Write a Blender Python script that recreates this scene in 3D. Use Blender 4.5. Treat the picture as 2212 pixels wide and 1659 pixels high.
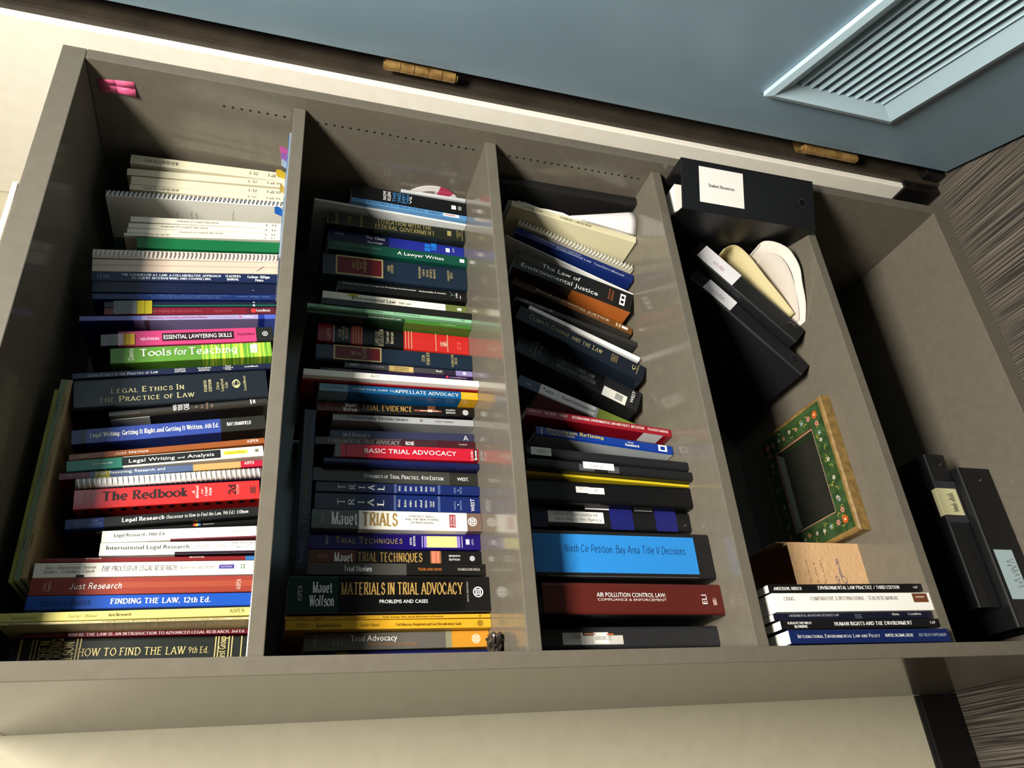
import bpy, math, random
from mathutils import Matrix, Vector
random.seed(7)
sc = bpy.context.scene
for o in list(bpy.data.objects): bpy.data.objects.remove(o)
col = sc.collection

# ---------------------------------------------------------------- camera, world, light, exposure
cam_d = bpy.data.cameras.new('camera'); cam = bpy.data.objects.new('camera', cam_d); col.objects.link(cam)
cam_d.sensor_fit = 'HORIZONTAL'; cam_d.sensor_width = 36.0; cam_d.lens = 27.342; cam_d.clip_start = 0.02
cam.matrix_world = Matrix(((-0.076301, 0.868352, -0.490044, -0.15677),
                           (-0.293834, -0.489233, -0.821165, -0.91047),
                           (-0.952806, 0.081336, 0.29248, 1.33631), (0, 0, 0, 1)))
sc.camera = cam
w = bpy.data.worlds.new('world'); sc.world = w; w.use_nodes = True
w.node_tree.nodes['Background'].inputs[0].default_value = (1.0, 0.96, 0.9, 1)
w.node_tree.nodes['Background'].inputs[1].default_value = 0.0
sc.view_settings.view_transform = 'Standard'; sc.view_settings.look = 'None'
sc.view_settings.gamma = 1.0; sc.view_settings.use_curve_mapping = False
sc.view_settings.exposure = 0.0
LIGHTS = [(0.08, -1.16, 0.8, 0.45, 136.0)]
ZC = 2.48
for i, (lx, ly, sx, sy, pw) in enumerate(LIGHTS):
    ld = bpy.data.lights.new('ceiling_lamp', 'AREA'); ld.shape = 'RECTANGLE'; ld.size = sx; ld.size_y = sy
    ld.energy = pw; ld.color = (1.0, 0.955, 0.86)
    lo = bpy.data.objects.new('ceiling_lamp', ld); lo.location = (lx, ly, ZC - 0.035); col.objects.link(lo)

# ---------------------------------------------------------------- materials
def lin(c): return c / 12.92 if c <= 0.04045 else ((c + 0.055) / 1.055) ** 2.4
_M = {}
def mat(rgb, rough=0.4, metal=0.0, spec=0.35, coat=0.0, trans=0.0):
    key = (tuple(rgb), rough, metal, spec, coat, trans)
    if key in _M: return _M[key]
    m = bpy.data.materials.new('paint_%d_%d_%d' % tuple(rgb)); m.use_nodes = True
    b = m.node_tree.nodes['Principled BSDF']
    L = [lin(c/255) for c in rgb]; q = min(1, max(0, (min(L)-0.35)/0.35)); k = 1.0 if metal else 0.70 + 0.30*q
    b.inputs['Base Color'].default_value = (L[0]*k, L[1]*k, L[2]*k, 1)
    b.inputs['Roughness'].default_value = rough; b.inputs['Metallic'].default_value = metal
    b.inputs['Specular IOR Level'].default_value = spec
    b.inputs['Coat Weight'].default_value = coat; b.inputs['Coat Roughness'].default_value = 0.08
    b.inputs['Transmission Weight'].default_value = trans
    _M[key] = m; return m
def noisy(name, c1, c2, scale, rough=0.6, stretch=(1, 1, 1), bump=0.0, detail=4.0, lo=0.35, hi=0.65, spec=0.4, coat=0.0):
    m = bpy.data.materials.new(name); m.use_nodes = True; nt = m.node_tree; b = nt.nodes['Principled BSDF']
    tc = nt.nodes.new('ShaderNodeTexCoord'); mp = nt.nodes.new('ShaderNodeMapping'); mp.inputs['Scale'].default_value = stretch
    no = nt.nodes.new('ShaderNodeTexNoise'); no.inputs['Scale'].default_value = scale; no.inputs['Detail'].default_value = detail
    cr = nt.nodes.new('ShaderNodeValToRGB'); cr.color_ramp.elements[0].position = lo; cr.color_ramp.elements[1].position = hi
    for e, c in zip(cr.color_ramp.elements, (c1, c2)): e.color = (lin(c[0]/255), lin(c[1]/255), lin(c[2]/255), 1)
    nt.links.new(tc.outputs['Object'], mp.inputs['Vector']); nt.links.new(mp.outputs[0], no.inputs['Vector'])
    nt.links.new(no.outputs[0], cr.inputs[0]); nt.links.new(cr.outputs[0], b.inputs['Base Color'])
    b.inputs['Roughness'].default_value = rough; b.inputs['Specular IOR Level'].default_value = spec
    b.inputs['Coat Weight'].default_value = coat
    if bump:
        bp = nt.nodes.new('ShaderNodeBump'); bp.inputs['Strength'].default_value = bump; bp.inputs['Distance'].default_value = 0.002
        nt.links.new(no.outputs[0], bp.inputs['Height']); nt.links.new(bp.outputs[0], b.inputs['Normal'])
    return m
M_WALL = noisy('cream_wall_paint', (188, 180, 156), (193, 185, 161), 40, rough=0.7, bump=0.05)
M_WALLR = noisy('white_wall_paint', (232, 226, 212), (237, 231, 218), 40, rough=0.6)
M_CASE = noisy('grey_laminate', (97, 91, 80), (101, 95, 84), 60, rough=0.14, spec=0.55)
M_BASE = mat((22, 20, 20), 0.3)
M_DOOR = noisy('blue_grey_paint', (130, 156, 172), (138, 164, 180), 5, rough=0.38, detail=2)
M_VENT = mat((190, 216, 228), 0.4)
M_FRAME = noisy('dark_brown_paint', (46, 40, 34), (58, 51, 43), 12, rough=0.28)
M_BRASS = noisy('worn_brass', (118, 88, 46), (164, 130, 78), 60, rough=0.32)
M_BRASS.node_tree.nodes['Principled BSDF'].inputs['Metallic'].default_value = 0.4
def page_mat(rgb, name):
    return noisy(name, [max(0, int(c*0.9)) for c in rgb], rgb, 30, rough=0.85, stretch=(60, 0.6, 0.6), lo=0.3, hi=0.6, spec=0.1)
PG = {'w': page_mat((236, 232, 222), 'white_pages'), 'c': page_mat((222, 210, 180), 'cream_pages'), 'g': page_mat((205, 200, 188), 'greyed_pages')}

# ---------------------------------------------------------------- mesh helpers
class MB:
    def __init__(s): s.v = []; s.f = []; s.m = []; s.mats = []
    def mi(s, m):
        if m not in s.mats: s.mats.append(m)
        return s.mats.index(m)
    def face(s, pts, m):
        b = len(s.v); s.v.extend([tuple(p) for p in pts]); s.f.append(list(range(b, b+len(pts)))); s.m.append(s.mi(m))
    def prism(s, poly, z0, z1, m, ax='z', caps=True):
        # poly: CCW list of 2D points extruded along an axis
        P = {'z': lambda p, h: (p[0], p[1], h), 'y': lambda p, h: (p[0], h, p[1]), 'x': lambda p, h: (h, p[0], p[1])}[ax]
        b = len(s.v); n = len(poly); k = s.mi(m)
        s.v.extend([P(p, z0) for p in poly]); s.v.extend([P(p, z1) for p in poly])
        fl = ax == 'y'
        def add(f): s.f.append(f[::-1] if fl else f); s.m.append(k)
        for i in range(n): j = (i+1) % n; add([b+i, b+j, b+n+j, b+n+i])
        if caps: add(list(range(b+n-1, b-1, -1))); add(list(range(b+n, b+2*n)))
    def box(s, x0, x1, y0, y1, z0, z1, m): s.prism([(x0, y0), (x1, y0), (x1, y1), (x0, y1)], z0, z1, m)
    def tube(s, pts, r, m, n=6, closed=False):
        k = s.mi(m); b = len(s.v); N = len(pts); V = [Vector(p) for p in pts]
        for i in range(N):
            a = V[(i-1) % N] if (closed or i > 0) else V[i]; c = V[(i+1) % N] if (closed or i < N-1) else V[i]
            t = (c-a).normalized(); up = Vector((0, 0, 1)) if abs(t.z) < 0.9 else Vector((1, 0, 0))
            x = t.cross(up).normalized(); y = t.cross(x)
            for q in range(n):
                an = 2*math.pi*q/n; s.v.append(tuple(V[i] + (x*math.cos(an) + y*math.sin(an))*r))
        for i in range(N if closed else N-1):
            j = (i+1) % N
            for q in range(n):
                p = (q+1) % n; s.f.append([b+i*n+q, b+i*n+p, b+j*n+p, b+j*n+q]); s.m.append(k)
        if not closed: s.f.append([b+q for q in range(n)]); s.m.append(k); s.f.append([b+(N-1)*n+q for q in range(n)][::-1]); s.m.append(k)
    def build(s, name, parent=None, smooth=False, bevel=0):
        me = bpy.data.meshes.new(name); me.from_pydata(s.v, [], s.f)
        for m in s.mats: me.materials.append(m)
        me.polygons.foreach_set('material_index', s.m); me.update()
        if smooth: me.polygons.foreach_set('use_smooth', [True]*len(s.f))
        o = bpy.data.objects.new(name, me); col.objects.link(o)
        if parent: o.parent = parent
        if bevel:
            md = o.modifiers.new('edge', 'BEVEL'); md.width = bevel; md.segments = 2; md.limit_method = 'ANGLE'
        return o
def tag(o, label, cat, group=None, kind=None):
    o['label'] = label; o['category'] = cat
    if group: o['group'] = group
    if kind: o['kind'] = kind
    return o
def empty(name, loc=(0, 0, 0), rot=(0, 0, 0)):
    o = bpy.data.objects.new(name, None); o.empty_display_size = 0.03; col.objects.link(o)
    o.location = loc; o.rotation_euler = rot; return o
def struct(o): o['kind'] = 'structure'; return o

# ---------------------------------------------------------------- lettering
# skeleton alphabet: x digit, y letter (D base line, J small-letter height, M capital height); ~ marks a curved stroke
GL = {'A':'8 0D4M 4M8D 2G6G','B':'7 1D1M ~1M5M6K5I1I ~1I6I7G6D1D','C':'8 ~7K4M1K0H1F4D7F','D':'8 1D1M ~1D4D7F8H7K4M1M','E':'7 1D1M 1M6M 1I5I 1D6D',
'F':'6 1D1M 1M6M 1I5I','G':'8 ~7K4M1K0H1F4D7F 7D7H','H':'8 1D1M 7D7M 1I7I','I':'2 1D1M','J':'5 ~4M4G2D0F','K':'8 1D1M 7M1H 3I7D','L':'6 1D1M 1D6D',
'M':'10 1D1M 1M5D 5D9M 9M9D','N':'8 1D1M 1M7D 7D7M','O':'8 ~4M1K0H1F4D7F8H7K4M','P':'7 1D1M ~1M5M7K5H1H','Q':'8 ~4M1K0H1F4D7F8H7K4M 5F8C','R':'7 1D1M ~1M5M6K5I1I 3I7D',
'S':'6 ~6K3M1K2I5H6F3D0F','T':'8 4D4M 0M8M','U':'8 ~1M1G4D7G7M','V':'8 0M4D 4D8M','W':'11 0M3D 3D5M 5M8D 8DbM','X':'8 0M8D 8M0D','Y':'8 0M4H 8M4H 4H4D','Z':'7 0M7M 7M0D 0D7D',
'a':'6 ~1I3J5I5D ~5G2G0F2D5F','b':'6 1D1M ~1H3J6H6F3D1F','c':'5 ~5I3J0G3D5E','d':'6 5D5M ~5H3J0H0F3D5F','e':'6 0G5G ~5G5I3J0G3D5E','f':'4 ~4L3M2K2D 0J4J',
'g':'6 ~5H3J0H0F3D5F ~5J5C3B0B','h':'6 1D1M ~1H3J5I5D','i':'2 1D1J 1L1M','j':'3 ~2J2D1B0B 2L2M','k':'6 1D1M 5J1G 2G5D','l':'2 1D1M','m':'10 1D1J ~1H3J5H5D ~5H7J9H9D',
'n':'6 1D1J ~1H3J5H5D','o':'6 ~3J0H0F3D6F6H3J','p':'6 1A1J ~1H3J6H6F3D1F','q':'6 5A5J ~5H3J0H0F3D5F','r':'4 1D1J ~1H3J4J','s':'5 ~5I2J1H4G5E2D0E','t':'4 ~2L2F3D4E 0J4J',
'u':'6 ~1J1F3D5F 5J5D','v':'6 0J3D 3D6J','w':'9 0J2D 2D4J 4J7D 7D9J','x':'6 0J6D 6J0D','y':'6 0J3D 6J2A','z':'5 0J5J 5J0D 0D5D',
'0':'6 ~3M0K0F3D6F6K3M','1':'4 1K3M 3M3D','2':'6 ~1K3M6K5H0D 0D6D','3':'6 ~1L4M6K3I6G4D0E','4':'7 5D5M 5M0G 0G7G','5':'6 6M1M 1M1I ~1I4J6G4D0E','6':'6 ~5M1I0F3D6F4I1H','7':'6 0M6M 6M2D','8':'6 ~3M1K3I6F3D0F3I5K3M','9':'6 ~5H3H1K3M6K5G2D',
'.':'2 1D1E',',':'2 1E0C',':':'2 1D1E 1H1I','-':'4 0H4H',"'":'1 0M0K','/':'5 0D5M','&':'8 8D2K ~2K3M5K1G2D5D8G','(':'3 ~3M1H3C',')':'3 ~0M2H0C','|':'2 1C1M','*':'3 1G1I','?':'6 ~1L4M6K3I3G 3D3E','"':'3 0M0K 2M2K'}
def catmull(P, closed, k=4):
    n = len(P); out = []
    for i in range(n-1):
        p1, p2 = P[i], P[i+1]
        p0 = P[i-1] if i > 0 else (P[-2] if closed else p1); p3 = P[i+2] if i+2 < n else (P[1] if closed else p2)
        for q in range(k):
            t = q/k; out.append(tuple(0.5*(2*b+(c-a)*t+(2*a-5*b+4*c-d)*t*t+(3*b-a-3*c+d)*t**3) for a, b, c, d in zip(p0, p1, p2, p3)))
    out.append(P[-1]); return out
STY = {'S': (1.45, 0.55, True, 0), 'B': (2.0, 0.7, True, 0), 'I': (1.3, 0.5, True, 0.22), 'D': (2.3, 0.45, True, 0), 'H': (0.75, 0.6, False, 0.25), 'K': (1.25, 1.05, False, 0.12), 'L': (1.0, 0.85, False, 0)}
def stroke_text(s, font):
    caps = font in 'CM'; font = {'C': 'S', 'M': 'L'}.get(font, font)
    W, w, serif, slant = STY[font]; x0 = 0.0; quads = []
    for ch in s:
        if ch == ' ': x0 += 4; continue
        sc_ = 0.77 if caps and ch.islower() else 1.0; n0 = len(quads)
        g = GL.get(ch.upper() if caps else ch)
        if g is None: x0 += 3; continue
        p = g.split(); wd = int(p[0])
        for st in p[1:]:
            cu = st[0] == '~'; st = st.lstrip('~')
            pts = [(int(st[i], 36), ord(st[i+1])-68.0) for i in range(0, len(st), 2)]
            cl = cu and pts[0] == pts[-1]
            if cu: pts = catmull(pts, cl)
            L = []
            for i, q in enumerate(pts):
                a = pts[max(0, i-1)] if not cl or i > 0 else pts[-2]; c = pts[min(len(pts)-1, i+1)] if not cl or i < len(pts)-1 else pts[1]
                tx, ty = c[0]-a[0], c[1]-a[1]; n = math.hypot(tx, ty) or 1; tx /= n; ty /= n
                hw = (w + (W-w)*min(1, abs(ty*0.97 - tx*0.2)))/2
                if st and i in (0, len(pts)-1) and cu and not cl and serif: hw *= 1.0
                L.append(((q[0]-ty*hw, q[1]+tx*hw), (q[0]+ty*hw, q[1]-tx*hw)))
            for i in range(len(L)-1): quads.append([L[i][1], L[i+1][1], L[i+1][0], L[i][0]])
            if serif and not cu:
                (ax, ay), (bx, by) = pts[0], pts[-1]
                if abs(by-ay) > 3 and abs(bx-ax) < 5:
                    for q in ((ax, ay), (bx, by)):
                        if (ch in 'AVWvwyMN' and q[1] in (0,) and ch in 'VWvwN') or (ch == 'A' and q[1] == 9): continue
                        h = W*0.5 + 1.05; yy = q[1] - (w if q[1] > 3 else 0)
                        quads.append([(q[0]-h, yy), (q[0]+h, yy), (q[0]+h, yy+w), (q[0]-h, yy+w)])
        b = len(quads)
        quads[:] = quads
        for i, qd in enumerate(quads):
            if len(qd) == 4: quads[i] = [(px*sc_+x0+slant*py*sc_, py*sc_) for px, py in qd] + [None]
        x0 += wd*sc_ + (2.2 if serif else 1.9)
    tri = [[(a/9, b/9) for a, b in q[:4]] for q in quads]
    return tri, max(0.1, (x0-2)/9)
_tc = {}
def bfont_text(s):
    if s in _tc: return _tc[s]
    c = bpy.data.curves.new('t', 'FONT'); c.body = s; c.resolution_u = 2; c.size = 1
    o = bpy.data.objects.new('t', c); col.objects.link(o)
    dg = bpy.context.evaluated_depsgraph_get(); me = o.evaluated_get(dg).to_mesh()
    V = [(v.co.x, v.co.y) for v in me.vertices]; F = [[V[i] for i in p.vertices] for p in me.polygons]
    o.evaluated_get(dg).to_mesh_clear(); bpy.data.objects.remove(o); bpy.data.curves.remove(c)
    xs = [a for a, b in V] or [0, 1]; x0 = min(xs); cap = 0.729
    r = ([[((a-x0)/cap, b/cap) for a, b in f] for f in F], (max(xs)-x0)/cap); _tc[s] = r; return r
def letters(mb, s, font, color, org, ex, ey, length, height, rough=0.45):
    # org: base-line start; ex, ey unit vectors; fitted to length x cap height
    F, W = bfont_text(s) if font == 'N' else stroke_text(s, font)
    m = mat(color, rough); o = Vector(org); ex = Vector(ex); ey = Vector(ey)
    nz = ex.cross(ey)
    for i, f in enumerate(F): mb.face([o + ex*(x*length/W) + ey*(y*height) + nz*(1.1e-5*(i % 9)) for x, y in f], m)
def scribble(mb, color, org, ex, ey, length, height, seed=1):
    rnd = random.Random(seed); m = mat(color, 0.6); o = Vector(org); ex = Vector(ex); ey = Vector(ey); n = 26; p = []
    for i in range(n+1):
        p.append((length*i/n + rnd.uniform(-.3, .3)*length/n, height*(0.5+0.5*math.sin(i*2.1+rnd.random()))*rnd.uniform(.4, 1)))
    hw = min(height*0.055, 0.0004)
    ow = o; nz = ex.cross(ey)
    for q_, (a, b) in enumerate(zip(p, p[1:])):
        if rnd.random() < 0.14: continue
        o = ow + nz*(1.1e-5*(q_ % 5)); dx, dy = b[0]-a[0], b[1]-a[1]; l = math.hypot(dx, dy) or 1; nx, ny = -dy/l*hw, dx/l*hw
        mb.face([o+ex*(a[0]-nx)+ey*(a[1]-ny), o+ex*(b[0]-nx)+ey*(b[1]-ny), o+ex*(b[0]+nx)+ey*(b[1]+ny), o+ex*(a[0]+nx)+ey*(a[1]+ny)], m)

# ---------------------------------------------------------------- the bookcase and the room
W, T, D, H = 0.914, 0.02, 0.406, 1.680
SH = [1.3409, 1.0135, 0.6876, 0.3664, 0.0372]
def mesh_box(name, b, m, parent=None, bevel=0):
    mb = MB(); mb.box(*b, m); return mb.build(name, parent, bevel=bevel)
struct(mesh_box('floor', (-2.6, 2.9, -3.4, 0.9, -0.05, 0.0), noisy('striped_carpet', (44, 41, 38), (122, 113, 101), 3.0, rough=0.95, stretch=(130, 1.6, 1), detail=6, lo=0.42, hi=0.74, spec=0.1)))
struct(mesh_box('ceiling', (-2.6, 2.9, -3.4, 0.9, ZC, ZC+0.08), mat((120, 117, 110), 0.9)))
struct(mesh_box('wall_back', (-2.6, 1.0, D+0.001, D+0.1, 0, ZC), M_WALL))
struct(mesh_box('wall_left', (-2.6, -2.5, -3.4, D, 0, ZC), mat((34, 37, 40), 0.8)))
struct(mesh_box('wall_front', (-2.6, 2.9, -3.4, -3.3, 0, ZC), mat((34, 35, 37), 0.8)))
mb = MB(); xa = 0.956
mb.box(xa, 1.0, 0.0, D, 0, ZC, M_WALLR); mb.box(1.0, 1.99, 0.0, 0.1, 2.12, ZC, M_WALLR); mb.box(1.99, 2.9, 0.0, 0.1, 0, ZC, M_WALLR)
struct(mb.build('wall_right', bevel=0.002))
struct(mesh_box('wall_corridor', (1.0, 2.9, 0.8, 0.9, 0, ZC), mat((90, 88, 84), 0.8)))
struct(mesh_box('wall_side', (2.8, 2.9, -3.3, 0.0, 0, ZC), mat((40, 40, 40), 0.8)))
mb = MB(); mb.prism([(-2.5, D), (-2.5, D-0.012), (-2.5, D-0.012), (-0.001, D-0.012), (-0.001, D)], 0, 0.088, M_BASE); mb.prism([(-2.5, D), (-2.5, D-0.006), (-0.001, D-0.006), (-0.001, D)], 0.088, 0.094, M_BASE)
struct(mb.build('baseboard_left'))
mb = MB(); mb.box(0.974, 1.05, -0.036, -0.0135, 0, 0.05, M_BASE); mb.prism([(xa-0.008, -0.008), (0.972, -0.008), (0.972, -0.0005), (xa-0.0005, -0.0005), (xa-0.0005, D-0.001), (xa-0.008, D-0.001)], 0, 0.094, M_BASE)
struct(mb.build('baseboard_right', bevel=0.003))
# dark steel door frame
mb = MB()
for x0, x1 in ((0.968, 1.066), (1.94, 2.0)):
    mb.prism([(x0, -0.012), (x1, -0.012), (x1, 0.1), (x0, 0.1)], 0, 2.1, M_FRAME)
mb.box(0.968, 2.0, -0.012, 0.1, 2.1, 2.15, M_FRAME)
mb.box(1.066, 1.078, 0.03, 0.06, 0, 2.1, M_FRAME); mb.box(0.9685, 0.973, -0.0145, -0.012, 0, 2.1, M_FRAME)
struct(mb.build('trim_1', bevel=0.0015))

# open door: local x runs along the leaf from the hinges, y is depth (0 = visible face, + = behind), z up
dx, dy = -0.36521, -0.93093
door = empty('door_1', (0.9728, -0.0466, 0.0)); door['kind'] = 'structure'
door.matrix_world = Matrix(((dx, -dy, 0, 0.9728), (dy, dx, 0, -0.0466), (0, 0, 1, 0), (0, 0, 0, 1)))
door['label'] = 'open blue-grey door with a louvred vent near its foot'
S0, S1, V0, V1 = 0.133, 0.767, 0.283, 0.558
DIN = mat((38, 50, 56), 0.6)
mb = MB()
mb.box(0, 0.9, 0, 0.044, 0.012, V0+0.02, M_DOOR); mb.box(0, 0.9, 0, 0.044, V1-0.02, 2.06, M_DOOR)
mb.box(0, S0+0.02, 0, 0.044, V0+0.02, V1-0.02, M_DOOR); mb.box(S1-0.02, 0.9, 0, 0.044, V0+0.02, V1-0.02, M_DOOR)
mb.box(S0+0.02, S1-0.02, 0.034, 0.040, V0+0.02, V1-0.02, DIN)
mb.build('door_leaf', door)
mb = MB(); mb.box(-0.002, 0.0, 0.002, 0.042, 0.012, 2.06, M_BASE); mb.box(0.0, 0.9, 0.004, 0.04, 0.004, 0.012, M_BASE); mb.build('edge_seal', door)
mb = MB()
a, b = 0.012, 0.034     # outer lip and sloped inner flange of the vent frame
O = [(S0, V0), (S1, V0), (S1, V1), (S0, V1)]; I1 = [(S0+a, V0+a), (S1-a, V0+a), (S1-a, V1-a), (S0+a, V1-a)]; I2 = [(S0+b, V0+b+.012), (S1-b, V0+b+.012), (S1-b, V1-b-.006), (S0+b, V1-b-.006)]
for (L0, y0), (L1, y1) in (((O, -0.0005), (O, -0.009)), ((O, -0.009), (I1, -0.012)), ((I1, -0.012), (I2, 0.004)), ((I2, 0.004), (I2, 0.033))):
    for i in range(4):
        j = (i+1) % 4
        mb.face([(L0[j][0], y0, L0[j][1]), (L0[i][0], y0, L0[i][1]), (L1[i][0], y1, L1[i][1]), (L1[j][0], y1, L1[j][1])], M_VENT)
mb.build('vent_frame', door)
nb = 10; zz0, zz1 = V0+b+.012, V1-b-.006; st = (zz1-zz0)/nb
for i in range(nb):
    mb = MB(); z = zz0 + i*st; 
    mb.prism([(0.002, z+st*0.24), (0.005, z+st*0.14), (0.0295, z+st*0.95), (0.0275, z+st*0.95+0.0015), (0.007, z+st*0.5)], S0+b, S1-b, M_VENT, ax='x')
    mb.build('louver_blade', door)
for z0, z1 in ((1.079, 1.199), (0.236, 0.362)):
    mb = MB(); r = 0.0085; n = 14
    LP = lambda x, y: ((x-0.9728)*dx + (y+0.0466)*dy, -(x-0.9728)*dy + (y+0.0466)*dx)   # room point to door point
    mb.prism([LP(0.984, -0.0155), LP(1.034, -0.0155), LP(1.034, -0.0123), LP(0.984, -0.0123)], z0, z1, M_BRASS)
    mb.box(-0.034, -0.008, -0.001, 0.0015, z0, z1, M_BRASS)
    hg = mb.build('hinge', door)
    for q in range(5):
        a0 = z0 + (z1-z0)*q/5 + 0.0006; a1 = z0 + (z1-z0)*(q+1)/5 - 0.0006
        mb = MB(); mb.prism([(-0.012 + r*math.cos(2*math.pi*k/n), -0.006 + r*math.sin(2*math.pi*k/n)) for k in range(n)], a0, a1, M_BRASS); mb.build('knuckle', hg)
    mb = MB(); mb.prism([(-0.012 + 0.0055*math.cos(2*math.pi*k/n), -0.006 + 0.0055*math.sin(2*math.pi*k/n)) for k in range(n)], z0-0.004, z1+0.004, M_BRASS); mb.build('hinge_pin', hg)

# bookcase
case = empty('bookcase', (0, 0, 0)); tag(case, 'tall grey laminate bookcase of five open shelves against the cream wall', 'bookcase')
mesh_box('side_panel', (0, T, 0, D-0.001, 0, H-0.0335), M_CASE, case, bevel=0.0012)
mb = MB(); mb.box(W-T, W, 0, D-0.001, 0, H-0.0335, M_CASE)
HOLE = mat((14, 12, 10), 0.8)
for row in (0.047, 0.345):
    for i in range(72):
        z = 1.4495 - i*0.01355
        if min(abs(z-(s-0.01)) for s in SH) < 0.014: continue
        mb.face([(W-T-0.0003, row+0.0021*math.cos(2*math.pi*k/10), z+0.0021*math.sin(2*math.pi*k/10)) for k in range(10)][::-1], HOLE)
mb.build('side_panel', case, bevel=0.0012)
mesh_box('top_panel', (0, W, 0, D-0.001, H-0.033, H), M_CASE, case, bevel=0.0012)
mesh_box('base_panel', (T+.0002, W-T-.0002, 0.0005, D-0.012, 0.0, SH[4]), M_CASE, case, bevel=0.0012)
mesh_box('back_panel', (T+.0002, W-T-.0002, D-0.011, D-0.002, SH[4], H-0.034), M_CASE, case)
for i in range(4):
    mesh_box('shelf', (T+.0003, W-T-.0003, 0.0235, D-0.0115, SH[i]-0.0192, SH[i]), M_CASE, case, bevel=0.0012)
# ceiling light fittings that hold the lamps
for i, (lx, ly, sx, sy, pw) in enumerate(LIGHTS):
    o = empty('ceiling_light', (lx, ly, ZC)); tag(o, 'long flush ceiling light fitting in front of the bookcase', 'ceiling light')
    mb = MB(); e = 0.02; m = mat((225, 222, 215), 0.5)
    mb.box(-sx/2-e, sx/2+e, -sy/2-e, -sy/2, -0.03, -0.001, m); mb.box(-sx/2-e, sx/2+e, sy/2, sy/2+e, -0.03, -0.001, m)
    mb.box(-sx/2-e, -sx/2, -sy/2, sy/2, -0.03, -0.001, m); mb.box(sx/2, sx/2+e, -sy/2, sy/2, -0.03, -0.001, m); mb.build('frame', o)

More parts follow.
